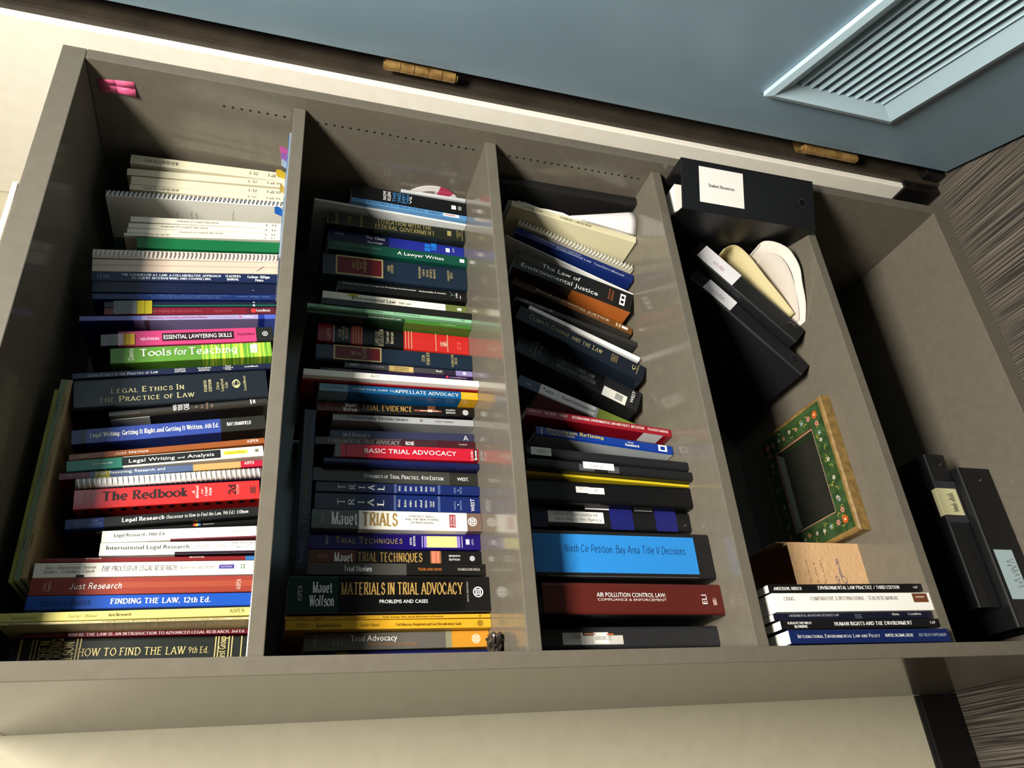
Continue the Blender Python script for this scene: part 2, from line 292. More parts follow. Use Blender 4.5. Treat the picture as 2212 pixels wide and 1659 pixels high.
# ---------------------------------------------------------------- books
G={'howto':(1,0.0468,0.170,-0.0045,0.0325,0.2653),'wherelaw':(1,0.0816,0.170,-0.0123,0.0061,0.2552),'lrtm':(1,0.0900,0.130,-0.0205,0.0030,0.2752),'jrtm':(1,0.0949,0.130,-0.0260,0.0104,0.2771),'finding':(1,0.1169,0.170,-0.0215,0.0173,0.2599),'justres':(1,0.1355,0.170,-0.0252,0.0217,0.2596),'process':(1,0.1589,0.170,-0.0304,0.0187,0.2594),'redthin':(1,0.1783,0.170,-0.0321,0.0058,0.2551),'intl':(1,0.1881,0.170,-0.0408,0.0173,0.1902),'lr10':(1,0.2106,0.170,-0.0667,0.0157,0.1906),'barrons':(1,0.2354,0.180,-0.1124,0.0045,0.2286),'lrsucc':(1,0.2411,0.170,-0.1162,0.0138,0.2366),'redbook':(1,0.2663,0.170,-0.1101,0.0278,0.2318),'comb':(1,0.2980,0.172,-0.1239,0.0156,0.2342),'lreason':(1,0.3167,0.172,-0.1352,0.0100,0.2572),'lwa':(1,0.3323,0.170,-0.1557,0.0160,0.2507),'jmemos':(1,0.3523,0.170,-0.1690,0.0090,0.2513),'lwright':(1,0.3761,0.170,-0.1714,0.0223,0.2525),'mycase':(1,0.4165,0.170,-0.1904,0.0123,0.2131),'lethics':(1,0.4292,0.170,-0.1697,0.0492,0.2592),'lethtm':(1,0.4795,0.170,-0.1681,0.0095,0.2699),'tools':(1,0.5018,0.170,-0.1667,0.0260,0.2251),'essen':(1,0.5302,0.170,-0.1616,0.0258,0.2190),'interv':(1,0.5720,0.170,-0.1428,0.0086,0.2771),'readings':(1,0.5813,0.170,-0.1377,0.0130,0.2460),'greenline':(1,0.5951,0.170,-0.1389,0.0104,0.2482),'teal2':(1,0.6063,0.170,-0.1405,0.0018,0.2789),'coun3':(1,0.6083,0.170,-0.1312,0.0109,0.2663),'coun2':(1,0.6196,0.170,-0.1233,0.0202,0.2689),'counTM':(1,0.6422,0.170,-0.1304,0.0179,0.2733),'cream':(1,0.6612,0.170,-0.1329,0.0234,0.2757),'wspiral':(1,0.6850,0.170,-0.1260,0.0169,0.2792),'green':(1,0.7064,0.170,-0.1196,0.0211,0.2201),'teal1':(1,0.7311,0.170,-0.1330,0.0018,0.2834),'j1':(1,0.7330,0.170,-0.1320,0.0054,0.2425),'j2':(1,0.7388,0.170,-0.1311,0.0091,0.2387),'j3':(1,0.7483,0.170,-0.1281,0.0099,0.2384),'j4':(1,0.7585,0.170,-0.1169,0.0110,0.2371),'bspiral':(1,0.8077,0.170,-0.1050,0.0111,0.2813),'k1':(1,0.8190,0.170,-0.0835,0.0110,0.2477),'k2':(1,0.8304,0.170,-0.0812,0.0173,0.2478),'k3':(1,0.8531,0.170,-0.0926,0.0141,0.2567),'k4':(1,0.8673,0.170,-0.0435,0.0193,0.2550),'glannon':(2,0.0464,0.190,0.0026,0.0134,0.2369),'tadv':(2,0.0627,0.186,-0.0082,0.0228,0.2549),'yel2':(2,0.0861,0.172,-0.0037,0.0125,0.2814),'yel1':(2,0.0998,0.172,-0.0071,0.0057,0.2825),'mater':(2,0.1072,0.168,-0.0073,0.0503,0.2808),'stories':(2,0.1637,0.183,-0.0053,0.0171,0.2567),'tt7':(2,0.1865,0.201,-0.0071,0.0195,0.2543),'tt5':(2,0.2085,0.202,-0.0137,0.0243,0.2542),'trials':(2,0.2330,0.188,-0.0063,0.0290,0.2541),'trial2':(2,0.2642,0.193,-0.0085,0.0263,0.2506),'trial1':(2,0.2920,0.190,-0.0134,0.0155,0.2503),'dynam':(2,0.3107,0.197,-0.0098,0.0220,0.2544),'navy':(2,0.3337,0.183,-0.0125,0.0112,0.2413),'basic':(2,0.3481,0.185,-0.0196,0.0220,0.2247),'fundam':(2,0.3760,0.199,-0.0278,0.0138,0.2541),'mcel':(2,0.3925,0.205,-0.0355,0.0142,0.2314),'evid':(2,0.4181,0.200,-0.0215,0.0116,0.2292),'tevid':(2,0.4337,0.193,-0.0373,0.0158,0.2534),'pract':(2,0.4497,0.166,-0.0178,0.0133,0.2540),'dred':(2,0.4650,0.164,-0.0175,0.0025,0.2812),'app':(2,0.4677,0.154,-0.0129,0.0107,0.2797),'found':(2,0.5003,0.189,-0.0232,0.0063,0.2532),'essent':(2,0.5084,0.191,-0.0137,0.0100,0.2141),'landuse':(2,0.5195,0.188,-0.0173,0.0308,0.2607),'aspenred':(2,0.5594,0.203,-0.0045,0.0386,0.2588),'greenenv':(2,0.5982,0.181,0.0001,0.0078,0.2785),'mint':(2,0.6077,0.175,-0.0047,0.0067,0.2797),'blackthin':(2,0.6147,0.173,-0.0034,0.0123,0.2540),'whiteenv':(2,0.6469,0.202,-0.0010,0.0150,0.2545),'creat':(2,0.6689,0.198,-0.0154,0.0210,0.2303),'third':(2,0.6901,0.189,-0.0109,0.0478,0.2576),'writes':(2,0.7382,0.183,0.0024,0.0216,0.2506),'clinic':(2,0.7722,0.199,0.0080,0.0228,0.2504),'litig':(2,0.7985,0.185,-0.0048,0.0293,0.2555),'whitebig':(2,0.8280,0.174,0.0345,0.0047,0.2794),'lblue':(2,0.8343,0.166,0.0284,0.0106,0.2152),'klein':(2,0.8467,0.165,0.0214,0.0293,0.2145),'caa':(3,0.0417,0.111,0.0021,0.0304,0.2738),'airp':(3,0.0799,0.082,0.0079,0.0449,0.2771),'blueins':(3,0.1327,0.086,0.0046,0.0698,0.2828),'straps':(3,0.2193,0.127,0.0068,0.0329,0.2667),'titlev':(3,0.2528,0.109,0.0074,0.0354,0.2741),'yelfold':(3,0.2885,0.110,0.0380,0.0041,0.2741),'clearlab':(3,0.2935,0.094,0.0356,0.0156,0.2771),'abey':(3,0.3124,0.100,0.0426,0.0167,0.2743),'petrol':(3,0.3570,0.136,0.0862,0.0173,0.2416),'ienv':(3,0.3877,0.131,0.0871,0.0139,0.2575),'penv':(3,0.4235,0.212,0.3714,0.0222,0.2479),'cclaw':(3,0.4724,0.201,0.4315,0.0430,0.2489),'ccl':(3,0.5183,0.171,0.4338,0.0337,0.2558),'whitestrip':(3,0.5709,0.186,0.4089,0.0088,0.2282),'dgrey':(3,0.6036,0.187,0.3118,0.0096,0.2461),'ej':(3,0.6340,0.194,0.3609,0.0154,0.2476),'lawej':(3,0.6672,0.169,0.3085,0.0453,0.2400),'wthin':(3,0.7107,0.168,0.3904,0.0018,0.2704),'navyenv':(3,0.7303,0.154,0.3330,0.0163,0.2463),'creamlr':(3,0.7993,0.120,0.1819,0.0144,0.2536),'ielp':(4,0.0235,0.013,0.0034,0.0185,0.2738),'hre':(4,0.0464,0.023,-0.0030,0.0124,0.2757),'enr':(4,0.0611,0.030,-0.0077,0.0100,0.2793),'wbook':(4,0.0713,0.024,-0.0065,0.0264,0.2772),'elp':(4,0.1022,0.033,-0.0115,0.0117,0.2746)}
BLK = (24, 24, 26)
GRP = {1: 'books on the top shelf', 2: 'books on the second shelf', 3: 'books and binders on the third shelf', 4: 'books at the left end of the fourth shelf'}
def print_layers(root, t, h, texts, patches, prefix='spine', loose=False):
    if loose:           # stuck-on labels and tapes: each one its own piece
        for i, p in enumerate(patches):
            mb = MB(); c = p[-1]; nm = 'label' if min(c) > 140 else 'tape_strip'
            if p[0] == 'L':
                _, f0, f1, y0, y1, _c = p; mb.box(-0.0004, -0.0001, y0, y1, h*(1-f1), h*(1-f0), mat(c, 0.35))
            else:
                f0, f1, u0, u1, _c = p; e = 0.00005*i; mb.box(u0*t, u1*t, -0.00025-e, -0.00005-e, h*(1-f1), h*(1-f0), mat(c, 0.4))
            mb.build(nm, root)
    elif patches:
        mb = MB()
        for p in patches:
            if p[0] == 'L':       # on the left cover: f0, f1 down the height, y0, y1 in metres
                _, f0, f1, y0, y1, c = p; a, b = h*(1-f0), h*(1-f1)
                mb.face([(-0.0002, y0, b), (-0.0002, y0, a), (-0.0002, y1, a), (-0.0002, y1, b)], mat(c, 0.35))
            elif p[0] == 'O':     # disc: centre down the height, centre across, radius across
                _, f, u, r, c = p; yy = -0.0002 - 0.00001*patches.index(p)
                mb.face([((u+r*math.cos(2*math.pi*k/20))*t, yy, h*(1-f)+r*t*math.sin(2*math.pi*k/20)) for k in range(20)], mat(c, 0.35))
            else:
                f0, f1, u0, u1, c = p; a, b = h*(1-f0), h*(1-f1); yy = -0.0002 - 0.00001*patches.index(p)
                mb.face([(u0*t, yy, b), (u1*t, yy, b), (u1*t, yy, a), (u0*t, yy, a)], mat(c, 0.35))
        mb.build(prefix + '_panel', root)
    by = {}
    for tx in texts: by.setdefault(tx[2], []).append(tx)
    for n, (c, L) in enumerate(by.items()):
        mb = MB()
        for tx in L:
            s, f, _, f0, f1, u0, u1 = tx[:7]; md = tx[7] if len(tx) > 7 else '>'
            if s[0] == '~':
                scribble(mb, c, (u0*t, -0.0007, h*(1-f0)), (0, 0, -1), (1, 0, 0), (f1-f0)*h, (u1-u0)*t, len(s)*7+int(f0*100)); continue
            if md == '>': letters(mb, s, f, c, (u0*t, -0.0007, h*(1-f0)), (0, 0, -1), (1, 0, 0), (f1-f0)*h, (u1-u0)*t)
            else: letters(mb, s, f, c, (u0*t, -0.0007, h*(1-f1)), (1, 0, 0), (0, 0, 1), (u1-u0)*t, (f1-f0)*h)
        mb.build('title_lettering' if n == 0 else prefix + '_lettering', root)
def cover_mesh(root, t, h, d, bands, c, r, rough, coat=0.0, inset=0.0, name='cover'):
    r = min(r, t*0.45); k = 3
    out = [(0, d)] + [(r-r*math.cos(math.pi/2*i/k), r-r*math.sin(math.pi/2*i/k)) for i in range(k+1)] + [(t-r+r*math.sin(math.pi/2*i/k), r-r*math.cos(math.pi/2*i/k)) for i in range(k+1)] + [(t, d)]
    c = min(c, t*0.3); poly = out + [(t-c, d), (t-c, c*1.2), (c, c*1.2), (c, d)]
    mb = MB(); f = 0.0; n = len(bands)
    for i, (cl, fe) in enumerate(bands):
        m = cl if not isinstance(cl, tuple) else mat(cl, rough, coat=coat)
        z1, z0 = h*(1-f), h*(1-fe); mb.prism(poly, z0, z1, m, caps=False)
        if i == 0: mb.face([(p[0], p[1], h) for p in poly], m)
        if i == n-1: mb.face([(p[0], p[1], 0) for p in poly][::-1], m)
        f = fe
    return mb.build(name, root)
USED = set()
def book(key, name, label, d=0.178, bands=((BLK, 1),), texts=(), patches=(), kind='p', pg='w', dy=0.0, cat='book', grp=None, rough=0.34, coat=0.12):
    s, x, y, lean, t, h = G[key]; USED.add(key)
    if isinstance(bands[0], int): bands = ((bands, 1),)
    z = SH[s-1] + max(0, t*math.sin(lean)) + 0.0004
    d = min(d, D-0.013-(y+dy))
    root = empty(name, (x, y+dy, z), (0, lean, 0)); tag(root, label, cat, grp or GRP[s])
    if kind == 'p':
        cv = cover_mesh(root, t, h, d, bands, 0.0006, 0.0009, rough, coat)
        c, iz, iy = 0.0007, 0.0003, 0.0004
    elif kind == 'h':
        cv = cover_mesh(root, t, h, d, bands, 0.0028, 0.004, rough, coat)
        c, iz, iy = 0.0029, 0.003, 0.004
    else:                       # stapled journal or wire-bound block: pages with a thin wrap
        cv = cover_mesh(root, t, h, d, bands, 0.0004, 0.0004, rough, coat)
        c, iz, iy = 0.0005, 0.0002, 0.0003
    if t > 0.0035:
        mb = MB(); mb.box(c, t-c, max(c*1.3, 0.0008), d-iy, iz, h-iz, PG[pg]); mb.build('page_block', root)
    print_layers(cv, t, h, texts, patches)
    return root
def binder(key, label, d=0.285, bands=((BLK, 1),), texts=(), patches=(), pages=True, ring=0.82, xf=None, rough=0.42, grp=None, cat='binder'):
    s, x, y, lean, t, h = G[key] if isinstance(key, str) else key
    if isinstance(bands[0], int): bands = ((bands, 1),)
    if isinstance(key, str): USED.add(key)
    z = SH[s-1] + max(0, t*math.sin(lean)) + 0.0004; d = min(d, D-0.013-y)
    root = empty('ring_binder', (x, y, z), (0, lean, 0)); tag(root, label, cat, grp or GRP.get(s))
    if xf is not None: root.matrix_world = xf
    cv = cover_mesh(root, t, h, d, bands, 0.0026, 0.005, rough)
    if pages:
        mb = MB(); mb.box(t*0.12+0.0028, t*0.82, 0.03, d-0.02, 0.004, h-0.012, PG['w']); mb.build('page_block', root)
        mb = MB(); mm = mat((190, 190, 190), 0.25, metal=1.0)
        mb.box(t*0.3, t*0.7, 0.004, 0.0055, 0.02, h-0.02, mm)
        for q in (0.14, 0.5, 0.86):
            R = min(t*0.33, 0.03); mb.tube([(t*0.47+R*math.cos(2*math.pi*k/14), 0.006+R+R*math.sin(2*math.pi*k/14), h*q) for k in range(14)], 0.0013, mm, 6, True)
        mb.build('ring_mechanism', root)
    if ring:
        mb = MB(); r1 = min(0.011, t*0.28); zz = h*(1-ring); n = 18; ax = t*0.5
        P = lambda r, y, k: (ax+r*math.cos(2*math.pi*k/n), y, zz+r*math.sin(2*math.pi*k/n))
        for k in range(n):
            mb.face([P(r1*.72, -0.0012, k+1), P(r1*.72, -0.0012, k), P(r1, -0.0004, k), P(r1, -0.0004, k+1)][::-1], mat((34, 34, 36), 0.25))
        mb.face([P(r1*.72, -0.0005, k) for k in range(n)], mat((8, 8, 9), 0.7))
        mb.build('finger_ring', root)
    print_layers(root, t, h, texts, patches, 'label', True)
    return root
def wire(root, t, h, n, r, cy, m, wr=0.0006, x=None, name='wire_binding', f0=0.015, f1=0.985, sq=1.0, skew=0.003):
    mb = MB(); cx = t/2 if x is None else x
    for i in range(n):
        z = h*(1-(f0+(f1-f0)*i/(n-1)))
        mb.tube([(cx+r*math.cos(2*math.pi*k/12), cy+r*sq*math.sin(2*math.pi*k/12), z+skew*math.sin(math.pi*k/12)) for k in range(12)], wr, m, 5, True)
    return mb.build(name, root, smooth=True)
def flag(root, name, x0, x1, y, z0, z1, cols, dirx=False):
    mb = MB(); n = len(cols); 
    for i, c in enumerate(cols):
        a, b = z1+(z0-z1)*i/n, z1+(z0-z1)*(i+1)/n
        mb.face([(x0, y-0.0008*(i > 0), b), (x1, y-0.0008*(i > 0), b), (x1, y, a), (x0, y, a)], mat(c, 0.5))
    o = mb.build(name, root); md = o.modifiers.new('thick', 'SOLIDIFY'); md.thickness = 0.0002; return o
# ---- top shelf, left to right
GOLD = (214, 196, 132); WH = (240, 240, 236); CRM = (238, 228, 190); GD2 = (190, 152, 84)
NV = (20, 28, 58); PB = 'paperback_book'; HB = 'hardcover_book'
L_ = lambda f, w, c: (f, f+w, 0.03, 0.97, c)
book('howto', HB, 'dark green hardback with gold capitals, leftmost on the top shelf', bands=(34, 40, 36), kind='h', texts=[
 ('HOW TO FIND THE LAW', 'S', GOLD, .275, .725, .33, .60), ('9th Ed.', 'S', GOLD, .74, .83, .36, .58), ('COHEN', 'B', GOLD, .115, .158, .02, .9, '^'), ('BERRING', 'B', GOLD, .163, .206, .0, .98, '^'), ('OLSON', 'B', GOLD, .211, .253, .05, .85, '^'), ('West Group', 'B', GOLD, .872, .903, .02, .95, '^')],
 patches=[L_(.035, .009, GOLD)] + [L_(q, .005, GOLD) for q in (.083, .098, .262, .276, .855, .868, .915, .929, .972)])
book('wherelaw', PB, 'thin maroon paperback with a long row of white capitals beside the dark green hardback', bands=(112, 28, 44), texts=[('WHERE THE LAW IS: AN INTRODUCTION TO ADVANCED LEGAL RESEARCH, 3rd Ed.', 'B', (226, 200, 196), .19, .985, .2, .72), ('ARMSTRONG & KNOTT', 'B', (196, 130, 130), .03, .17, .25, .66)])
book('lrtm', PB, 'pale cream-yellow teaching booklet, the narrower of the two yellow ones on the top shelf', bands=(234, 218, 158), d=.216, texts=[('Legal Reasoning, Research, and Writing for International Graduate Students', 'B', (120, 96, 50), .40, .895, .3, .72), ("Teacher's Manual", 'I', (150, 126, 80), .245, .36, .3, .7), ('Nedzel', 'B', (150, 126, 80), .05, .10, .3, .7), ('ASPEN', 'L', (140, 116, 70), .925, .97, .25, .75)])
book('jrtm', PB, 'bright lemon-yellow teaching booklet standing between the bright blue book and the cream booklet', bands=(240, 226, 128), d=.216, texts=[('Just Research', 'B', (110, 90, 40), .42, .51, .35, .68), ("Teacher's Manual", 'I', (150, 130, 60), .265, .375, .3, .66), ('Oates/Enquist', 'B', (180, 160, 84), .06, .15, .3, .6), ('ASPEN', 'L', (60, 50, 20), .915, .975, .35, .8)])
book('finding', PB, 'bright blue paperback with white capitals between the red-brown book and the yellow booklets', bands=(24, 84, 190), texts=[('FINDING THE LAW, 12th Ed.', 'B', WH, .36, .81, .34, .70), ('BERRING & EDINGER', 'B', (14, 58, 150), .06, .27, .3, .6)], patches=[(0, 1, .0, .07, (14, 46, 130))])
book('justres', PB, 'wide red-brown paperback with brush-written white title above the bright blue one', bands=(158, 62, 50), texts=[('Just Research', 'K', WH, .17, .395, .33, .66), ('ASPEN', 'L', (240, 214, 200), .925, .945, .15, .75, '^'), ('Oates', 'S', (240, 206, 190), .055, .068, .3, .72, '^'), ('Enquist', 'S', (240, 206, 190), .074, .087, .22, .8, '^')], patches=[(.30, 1, .35, .7, (172, 78, 54))])
book('process', PB, 'white paperback with a violet oval and grey author names, next to the thin red one', bands=(236, 232, 222), texts=[('THE PROCESS OF LEGAL RESEARCH', 'I', (40, 38, 44), .29, .63, .38, .72), ('Authorities and Options', 'I', (130, 120, 110), .645, .81, .45, .68), ('Kunz * Schmedemann * Bateson', 'I', (110, 104, 100), .05, .265, .58, .78), ('Downs * Erlinder * Clinch', 'I', (110, 104, 100), .045, .26, .3, .5), ('Fourth Edition', 'L', (210, 204, 240), .84, .895, .5, .65)],
 patches=[(.832, .905, .42, .72, (72, 60, 150)), (.185, .22, .0, .16, (22, 20, 60)), (.938, .957, .42, .72, (90, 124, 70)), (.942, .953, .48, .66, (236, 232, 222))])
book('redthin', PB, 'very thin red booklet with a blue foot beside the white book with the violet oval', bands=(((130, 28, 30), .955), ((50, 110, 170), 1)), patches=[(.2, .27, .72, .95, (220, 190, 180)), (.21, .26, .78, .9, (130, 28, 30)), (.68, .75, .72, .95, (220, 190, 180)), (.69, .74, .78, .9, (130, 28, 30))])
book('intl', PB, 'short white paperback with large grey sans-serif title, the lower of the two short white ones', bands=((( 238, 236, 230), .47), ((238, 236, 230), 1)), d=.14, texts=[('International Legal Research', 'N', (66, 66, 66), .04, .56, .44, .78), ('HOFFMAN - BERRING', 'L', (120, 120, 118), .60, .81, .5, .7), ('THOMSON', 'N', (70, 70, 70), .835, .985, .76, .88), ('WEST', 'S', (70, 70, 70), .875, .94, .42, .52)], patches=[(.835, .985, .63, .66, (90, 90, 90)), (.47, 1, 0.0, .2, (44, 22, 44)), ('L', .47, 1, 0, .14, (44, 22, 44))])
book('lr10', PB, 'short white paperback with condensed black title, the upper of the two short white ones', bands=(240, 236, 228), d=.14, texts=[('Legal Research, 10th Ed.', 'N', (56, 54, 54), .075, .395, .42, .74), ('COHEN & OLSON', 'L', (120, 118, 116), .80, .945, .46, .68)], patches=[(.43, 1, .0, .1, (120, 24, 44)), ('L', .43, 1, 0, .14, (120, 24, 44))])
book('barrons', PB, 'mostly hidden black paperback behind the short white books', bands=(16, 17, 19), texts=[("BARRON'S", 'N', (200, 200, 200), .69, .75, .3, .6)], patches=[(.635, .65, .1, .9, (220, 90, 60)), (.65, .662, .1, .9, (230, 190, 60)), (.662, .675, .1, .9, (60, 120, 200))])
book('lrsucc', PB, 'leaning black paperback with a blue head block and small white serif title', bands=(((36, 54, 118), .19), ((26, 26, 26), 1)), texts=[('CONCISE', 'L', (150, 164, 210), .045, .165, .58, .76), ('HORNBOOKS', 'L', (150, 164, 210), .045, .175, .28, .46), ('Legal Research', 'B', WH, .28, .495, .36, .72), ('(Successor to How to Find the Law, 9th Ed.)', 'I', (220, 220, 216), .505, .87, .36, .7), ('| Olson', 'B', (220, 220, 216), .885, .945, .36, .68)])
rb = book('redbook', 'spiral_notebook', 'thick bright red wire-bound manual with large black title', bands=(214, 42, 40), rough=.25, coat=.5, cat='book', texts=[('The Redbook', 'D', (34, 22, 20), .145, .595, .36, .80), ('2d', 'B', (30, 22, 20), .823, .862, .3, .82, '^'), ('EDITION', 'B', (240, 170, 160), .868, .882, .3, .8, '^'), ('A', 'I', WH, .62, .636, .46, .6, '^'), ('Manual', 'I', WH, .64, .655, .22, .84, '^'), ('on', 'I', WH, .668, .68, .42, .66, '^'), ('Legal', 'I', WH, .688, .703, .3, .76, '^'), ('Style', 'I', WH, .712, .727, .3, .72, '^'), ('Bryan A.', 'I', (240, 180, 170), .045, .06, .25, .85, '^'), ('Garner', 'I', (240, 180, 170), .075, .09, .3, .75, '^'), ('~~~', 'L', (120, 30, 30), .945, .975, .3, .8)])
mb = MB(); t_, h_ = G['redbook'][4], G['redbook'][5]
for i in range(15):
    z = h_*(1-(.055+.90*i/14)); mb.box(-0.0004, 0.0002, 0.004, 0.0115, z-.0028, z+.0028, mat((18, 14, 14), .5))
    mb.box(-0.0012, -0.0004, 0.0, 0.008, z-.0010, z+.0010, mat((30, 26, 26), .3))
mb.build('binding_slot', rb)
cb = book('comb', 'comb_bound_book', 'white comb-bound book leaning against the red wire-bound manual', bands=(26, 28, 60), kind='s', d=.2)
mb = MB(); t_, h_ = G['comb'][4], G['comb'][5]; mw = mat((238, 236, 232), .3)
mb.prism([(t_*.5+(t_*.5-.0006)*math.cos(math.pi+math.pi*k/8), -.0012+.006*math.sin(math.pi+math.pi*k/8)) for k in range(9)], 0, h_, mat((206, 204, 202), .35))
for i in range(36):
    z = h_*(.985-.97*i/35); r = t_*.5-.0014
    mb.tube([(t_*.5+r*math.cos(2*math.pi*k/12), .001+(.0095)*math.sin(2*math.pi*k/12), z+.001*math.cos(2*math.pi*k/12)) for k in range(12)], .0013, mw, 5, True)
mb.build('comb_binding', cb, smooth=True)
book('lreason', PB, 'paperback with maroon head, slate-blue middle and red foot, half hidden by the white comb', bands=(((122, 20, 40), .14), ((84, 102, 140), .64), ((202, 166, 104), .885), ((190, 22, 56), 1)), texts=[('Legal Reasoning, Research, and', 'N', WH, .17, .50, .42, .85), ('ASPEN', 'L', WH, .905, .955, .4, .85), ('Nedzel', 'I', (220, 160, 170), .04, .11, .4, .8)], patches=[(.165, .235, .0, .9, (190, 176, 40))])
book('lwa', PB, 'white paperback with a teal head and a black title box', bands=(((58, 146, 124), .27), ((238, 230, 214), 1)), texts=[('Legal Writing', 'N', WH, .30, .53, .36, .70), ('and', 'N', WH, .545, .58, .38, .56), ('Analysis', 'N', WH, .595, .735, .36, .70), ('Edwards', 'N', (216, 240, 230), .125, .22, .42, .64), ('Second Edition', 'N', (206, 192, 30), .80, .90, .42, .66)], patches=[(.265, .77, .14, .93, (30, 32, 32)), (.785, .915, .36, .74, (234, 222, 80)), (.955, .975, .42, .72, (120, 120, 96))])
book('jmemos', PB, 'narrow orange-brown paperback with brush-written title beside the teal-headed one', bands=(156, 84, 34), texts=[('Just Memos', 'K', (240, 226, 210), .22, .385, .28, .66), ('ASPEN', 'L', WH, .905, .965, .3, .75), ('~~', 'S', (220, 180, 150), .05, .085, .2, .8)])
book('lwright', PB, 'blue paperback with black foot and white serif title leaning in the top shelf', bands=(((22, 36, 110), .045), ((16, 18, 40), .07), ((52, 74, 160), .755), ((38, 36, 30), 1)), texts=[('Legal Writing: Getting It Right and Getting It Written, 6th Ed.', 'B', WH, .09, .745, .38, .68), ('RAY | RAMSFIELD', 'B', WH, .79, .92, .42, .64)], patches=[('L', .80, .95, .03, .08, (200, 205, 210)), ('L', .87, .94, .035, .065, (90, 96, 104))])
mc = book('mycase', HB, 'smaller dark brown glossy book with a silver tape under the very thick hardback', bands=(52, 48, 42), rough=.2, coat=.6, d=.14, kind='h', texts=[('MAKING', 'N', (226, 226, 226), .385, .41, .25, 1.0, '^'), ('YOUR', 'N', WH, .415, .447, .22, 1.0, '^'), ('CASE', 'N', WH, .452, .487, .22, 1.02, '^'), ('The', 'I', (190, 160, 140), .525, .54, .3, .62, '^'), ('Art of', 'I', (190, 160, 140), .56, .575, .22, .7, '^'), ('Persuading', 'I', (190, 160, 140), .592, .607, .1, .9, '^'), ('Judges', 'I', (190, 160, 140), .622, .637, .2, .75, '^'), ('~~~', 'S', (120, 104, 84), .08, .18, .25, .6)], patches=[(.885, .892, .25, .85, WH), (.903, .908, .3, .8, WH), (.912, .916, .3, .8, WH)])
mb = MB(); t_, h_ = G['mycase'][4], G['mycase'][5]; mb.box(-.0006, .004, .004, .03, h_*.76, h_*.995, mat((196, 196, 190), .3)); mb.build('tape_strip', mc)
book('lethics', HB, 'very thick navy-black hardback with pale gold small capitals, widest on the top shelf', bands=(24, 30, 38), kind='h', texts=[('Legal Ethics In', 'C', (222, 212, 156), .18, .55, .46, .63), ('the Practice of Law', 'C', (222, 212, 156), .122, .60, .18, .35), ('FOURTH', 'B', (222, 212, 156), .655, .67, .32, .7, '^'), ('EDITION', 'B', (222, 212, 156), .68, .695, .32, .72, '^'), ('Zitrin', 'S', (222, 212, 156), .72, .735, .36, .62, '^'), ('Langford', 'S', (222, 212, 156), .744, .759, .3, .72, '^'), ('Cole', 'S', (222, 212, 156), .767, .782, .4, .6, '^'), ('LexisNexis', 'S', (222, 212, 156), .868, .882, .28, .78, '^'), ('O', 'S', (222, 212, 156), .808, .85, .4, .66, '^'), ('C', 'D', (222, 212, 156), .818, .84, .44, .62, '^')])
book('lethtm', PB, 'slim navy paperback with white small capitals standing against the very thick hardback', bands=(22, 30, 62), d=.2, texts=[('Legal Ethics in the Practice of Law', 'C', (210, 214, 224), .075, .41, .22, .62), ('FOURTH', 'S', WH, .495, .548, .55, .8), ('EDITION', 'S', WH, .495, .548, .18, .42), ("TEACHER'S", 'S', WH, .61, .68, .55, .8), ('MANUAL', 'S', WH, .617, .675, .18, .42), ('Zitrin', 'S', WH, .755, .785, .7, .92), ('Langford', 'S', WH, .745, .795, .4, .62), ('Cole', 'S', WH, .755, .785, .1, .32), ('LexisNexis', 'S', WH, .858, .93, .4, .68)])
tm = noisy('green_leaf_print', (84, 146, 44), (198, 218, 72), 3.2, rough=.3, stretch=(1, 1, 60), coat=.3, lo=.45, hi=.6)
book('tools', PB, 'lime green paperback with a large white serif title', bands=(((96, 152, 54), .55), (tm, 1)), texts=[('Tools', 'S', WH, .175, .36, .38, .82), ('for', 'I', WH, .375, .455, .38, .80), ('Teaching', 'S', WH, .47, .775, .36, .82), ('Davis', 'S', (230, 240, 214), .105, .135, .15, .9, '^'), ('JB', 'D', WH, .865, .905, .35, .85, '^')], patches=[(.862, .905, .3, .8, (240, 244, 226)), (.872, .895, .4, .7, (190, 206, 120))])
es = book('essen', PB, 'pink paperback with a black title box and black foot, under sticky flags', bands=(((206, 66, 122), .885), ((30, 32, 30), 1)), texts=[('ESSENTIAL LAWYERING SKILLS', 'N', WH, .28, .72, .36, .66), ('Fourth Edition', 'N', (120, 26, 70), .76, .87, .45, .64), ('NEUMANN', 'N', (250, 214, 230), .135, .25, .32, .52)], patches=[(.27, .735, .24, .78, (48, 20, 32)), ('O', .946, .52, .16, WH), ('O', .946, .52, .12, (30, 32, 30)), (.942, .950, .46, .58, WH)])
t_, h_ = G['essen'][4], G['essen'][5]
flag(es, 'sticky_flag', .001, t_*.8, -.001, h_*.9, h_*1.105, [(140, 140, 142), (140, 140, 142), (140, 140, 142), (224, 196, 200), (222, 178, 44), (222, 178, 44)])
iv = book('interv', PB, 'lavender and royal blue paperback with small red type, above the pink one', bands=(((120, 124, 206), .3), ((170, 160, 206), .905), ((34, 52, 150), .94), ((80, 100, 200), 1)), d=.2, texts=[('Interviewing, Counseling, and Decision-Making', 'N', (200, 60, 80), .33, .63, .3, .68), ('LexisNexis', 'S', (236, 236, 250), .82, .88, .3, .6), ('~~~', 'N', (150, 140, 190), .68, .78, .3, .6)], patches=[('O', .808, .48, .17, (226, 60, 60)), ('L', .0, .26, .0, .2, (28, 34, 120)), ('L', .26, .9, .0, .2, (150, 140, 190)), ('L', .31, .335, .0, .12, (176, 24, 46)), ('L', .42, .73, .15, .2, (240, 214, 220))])
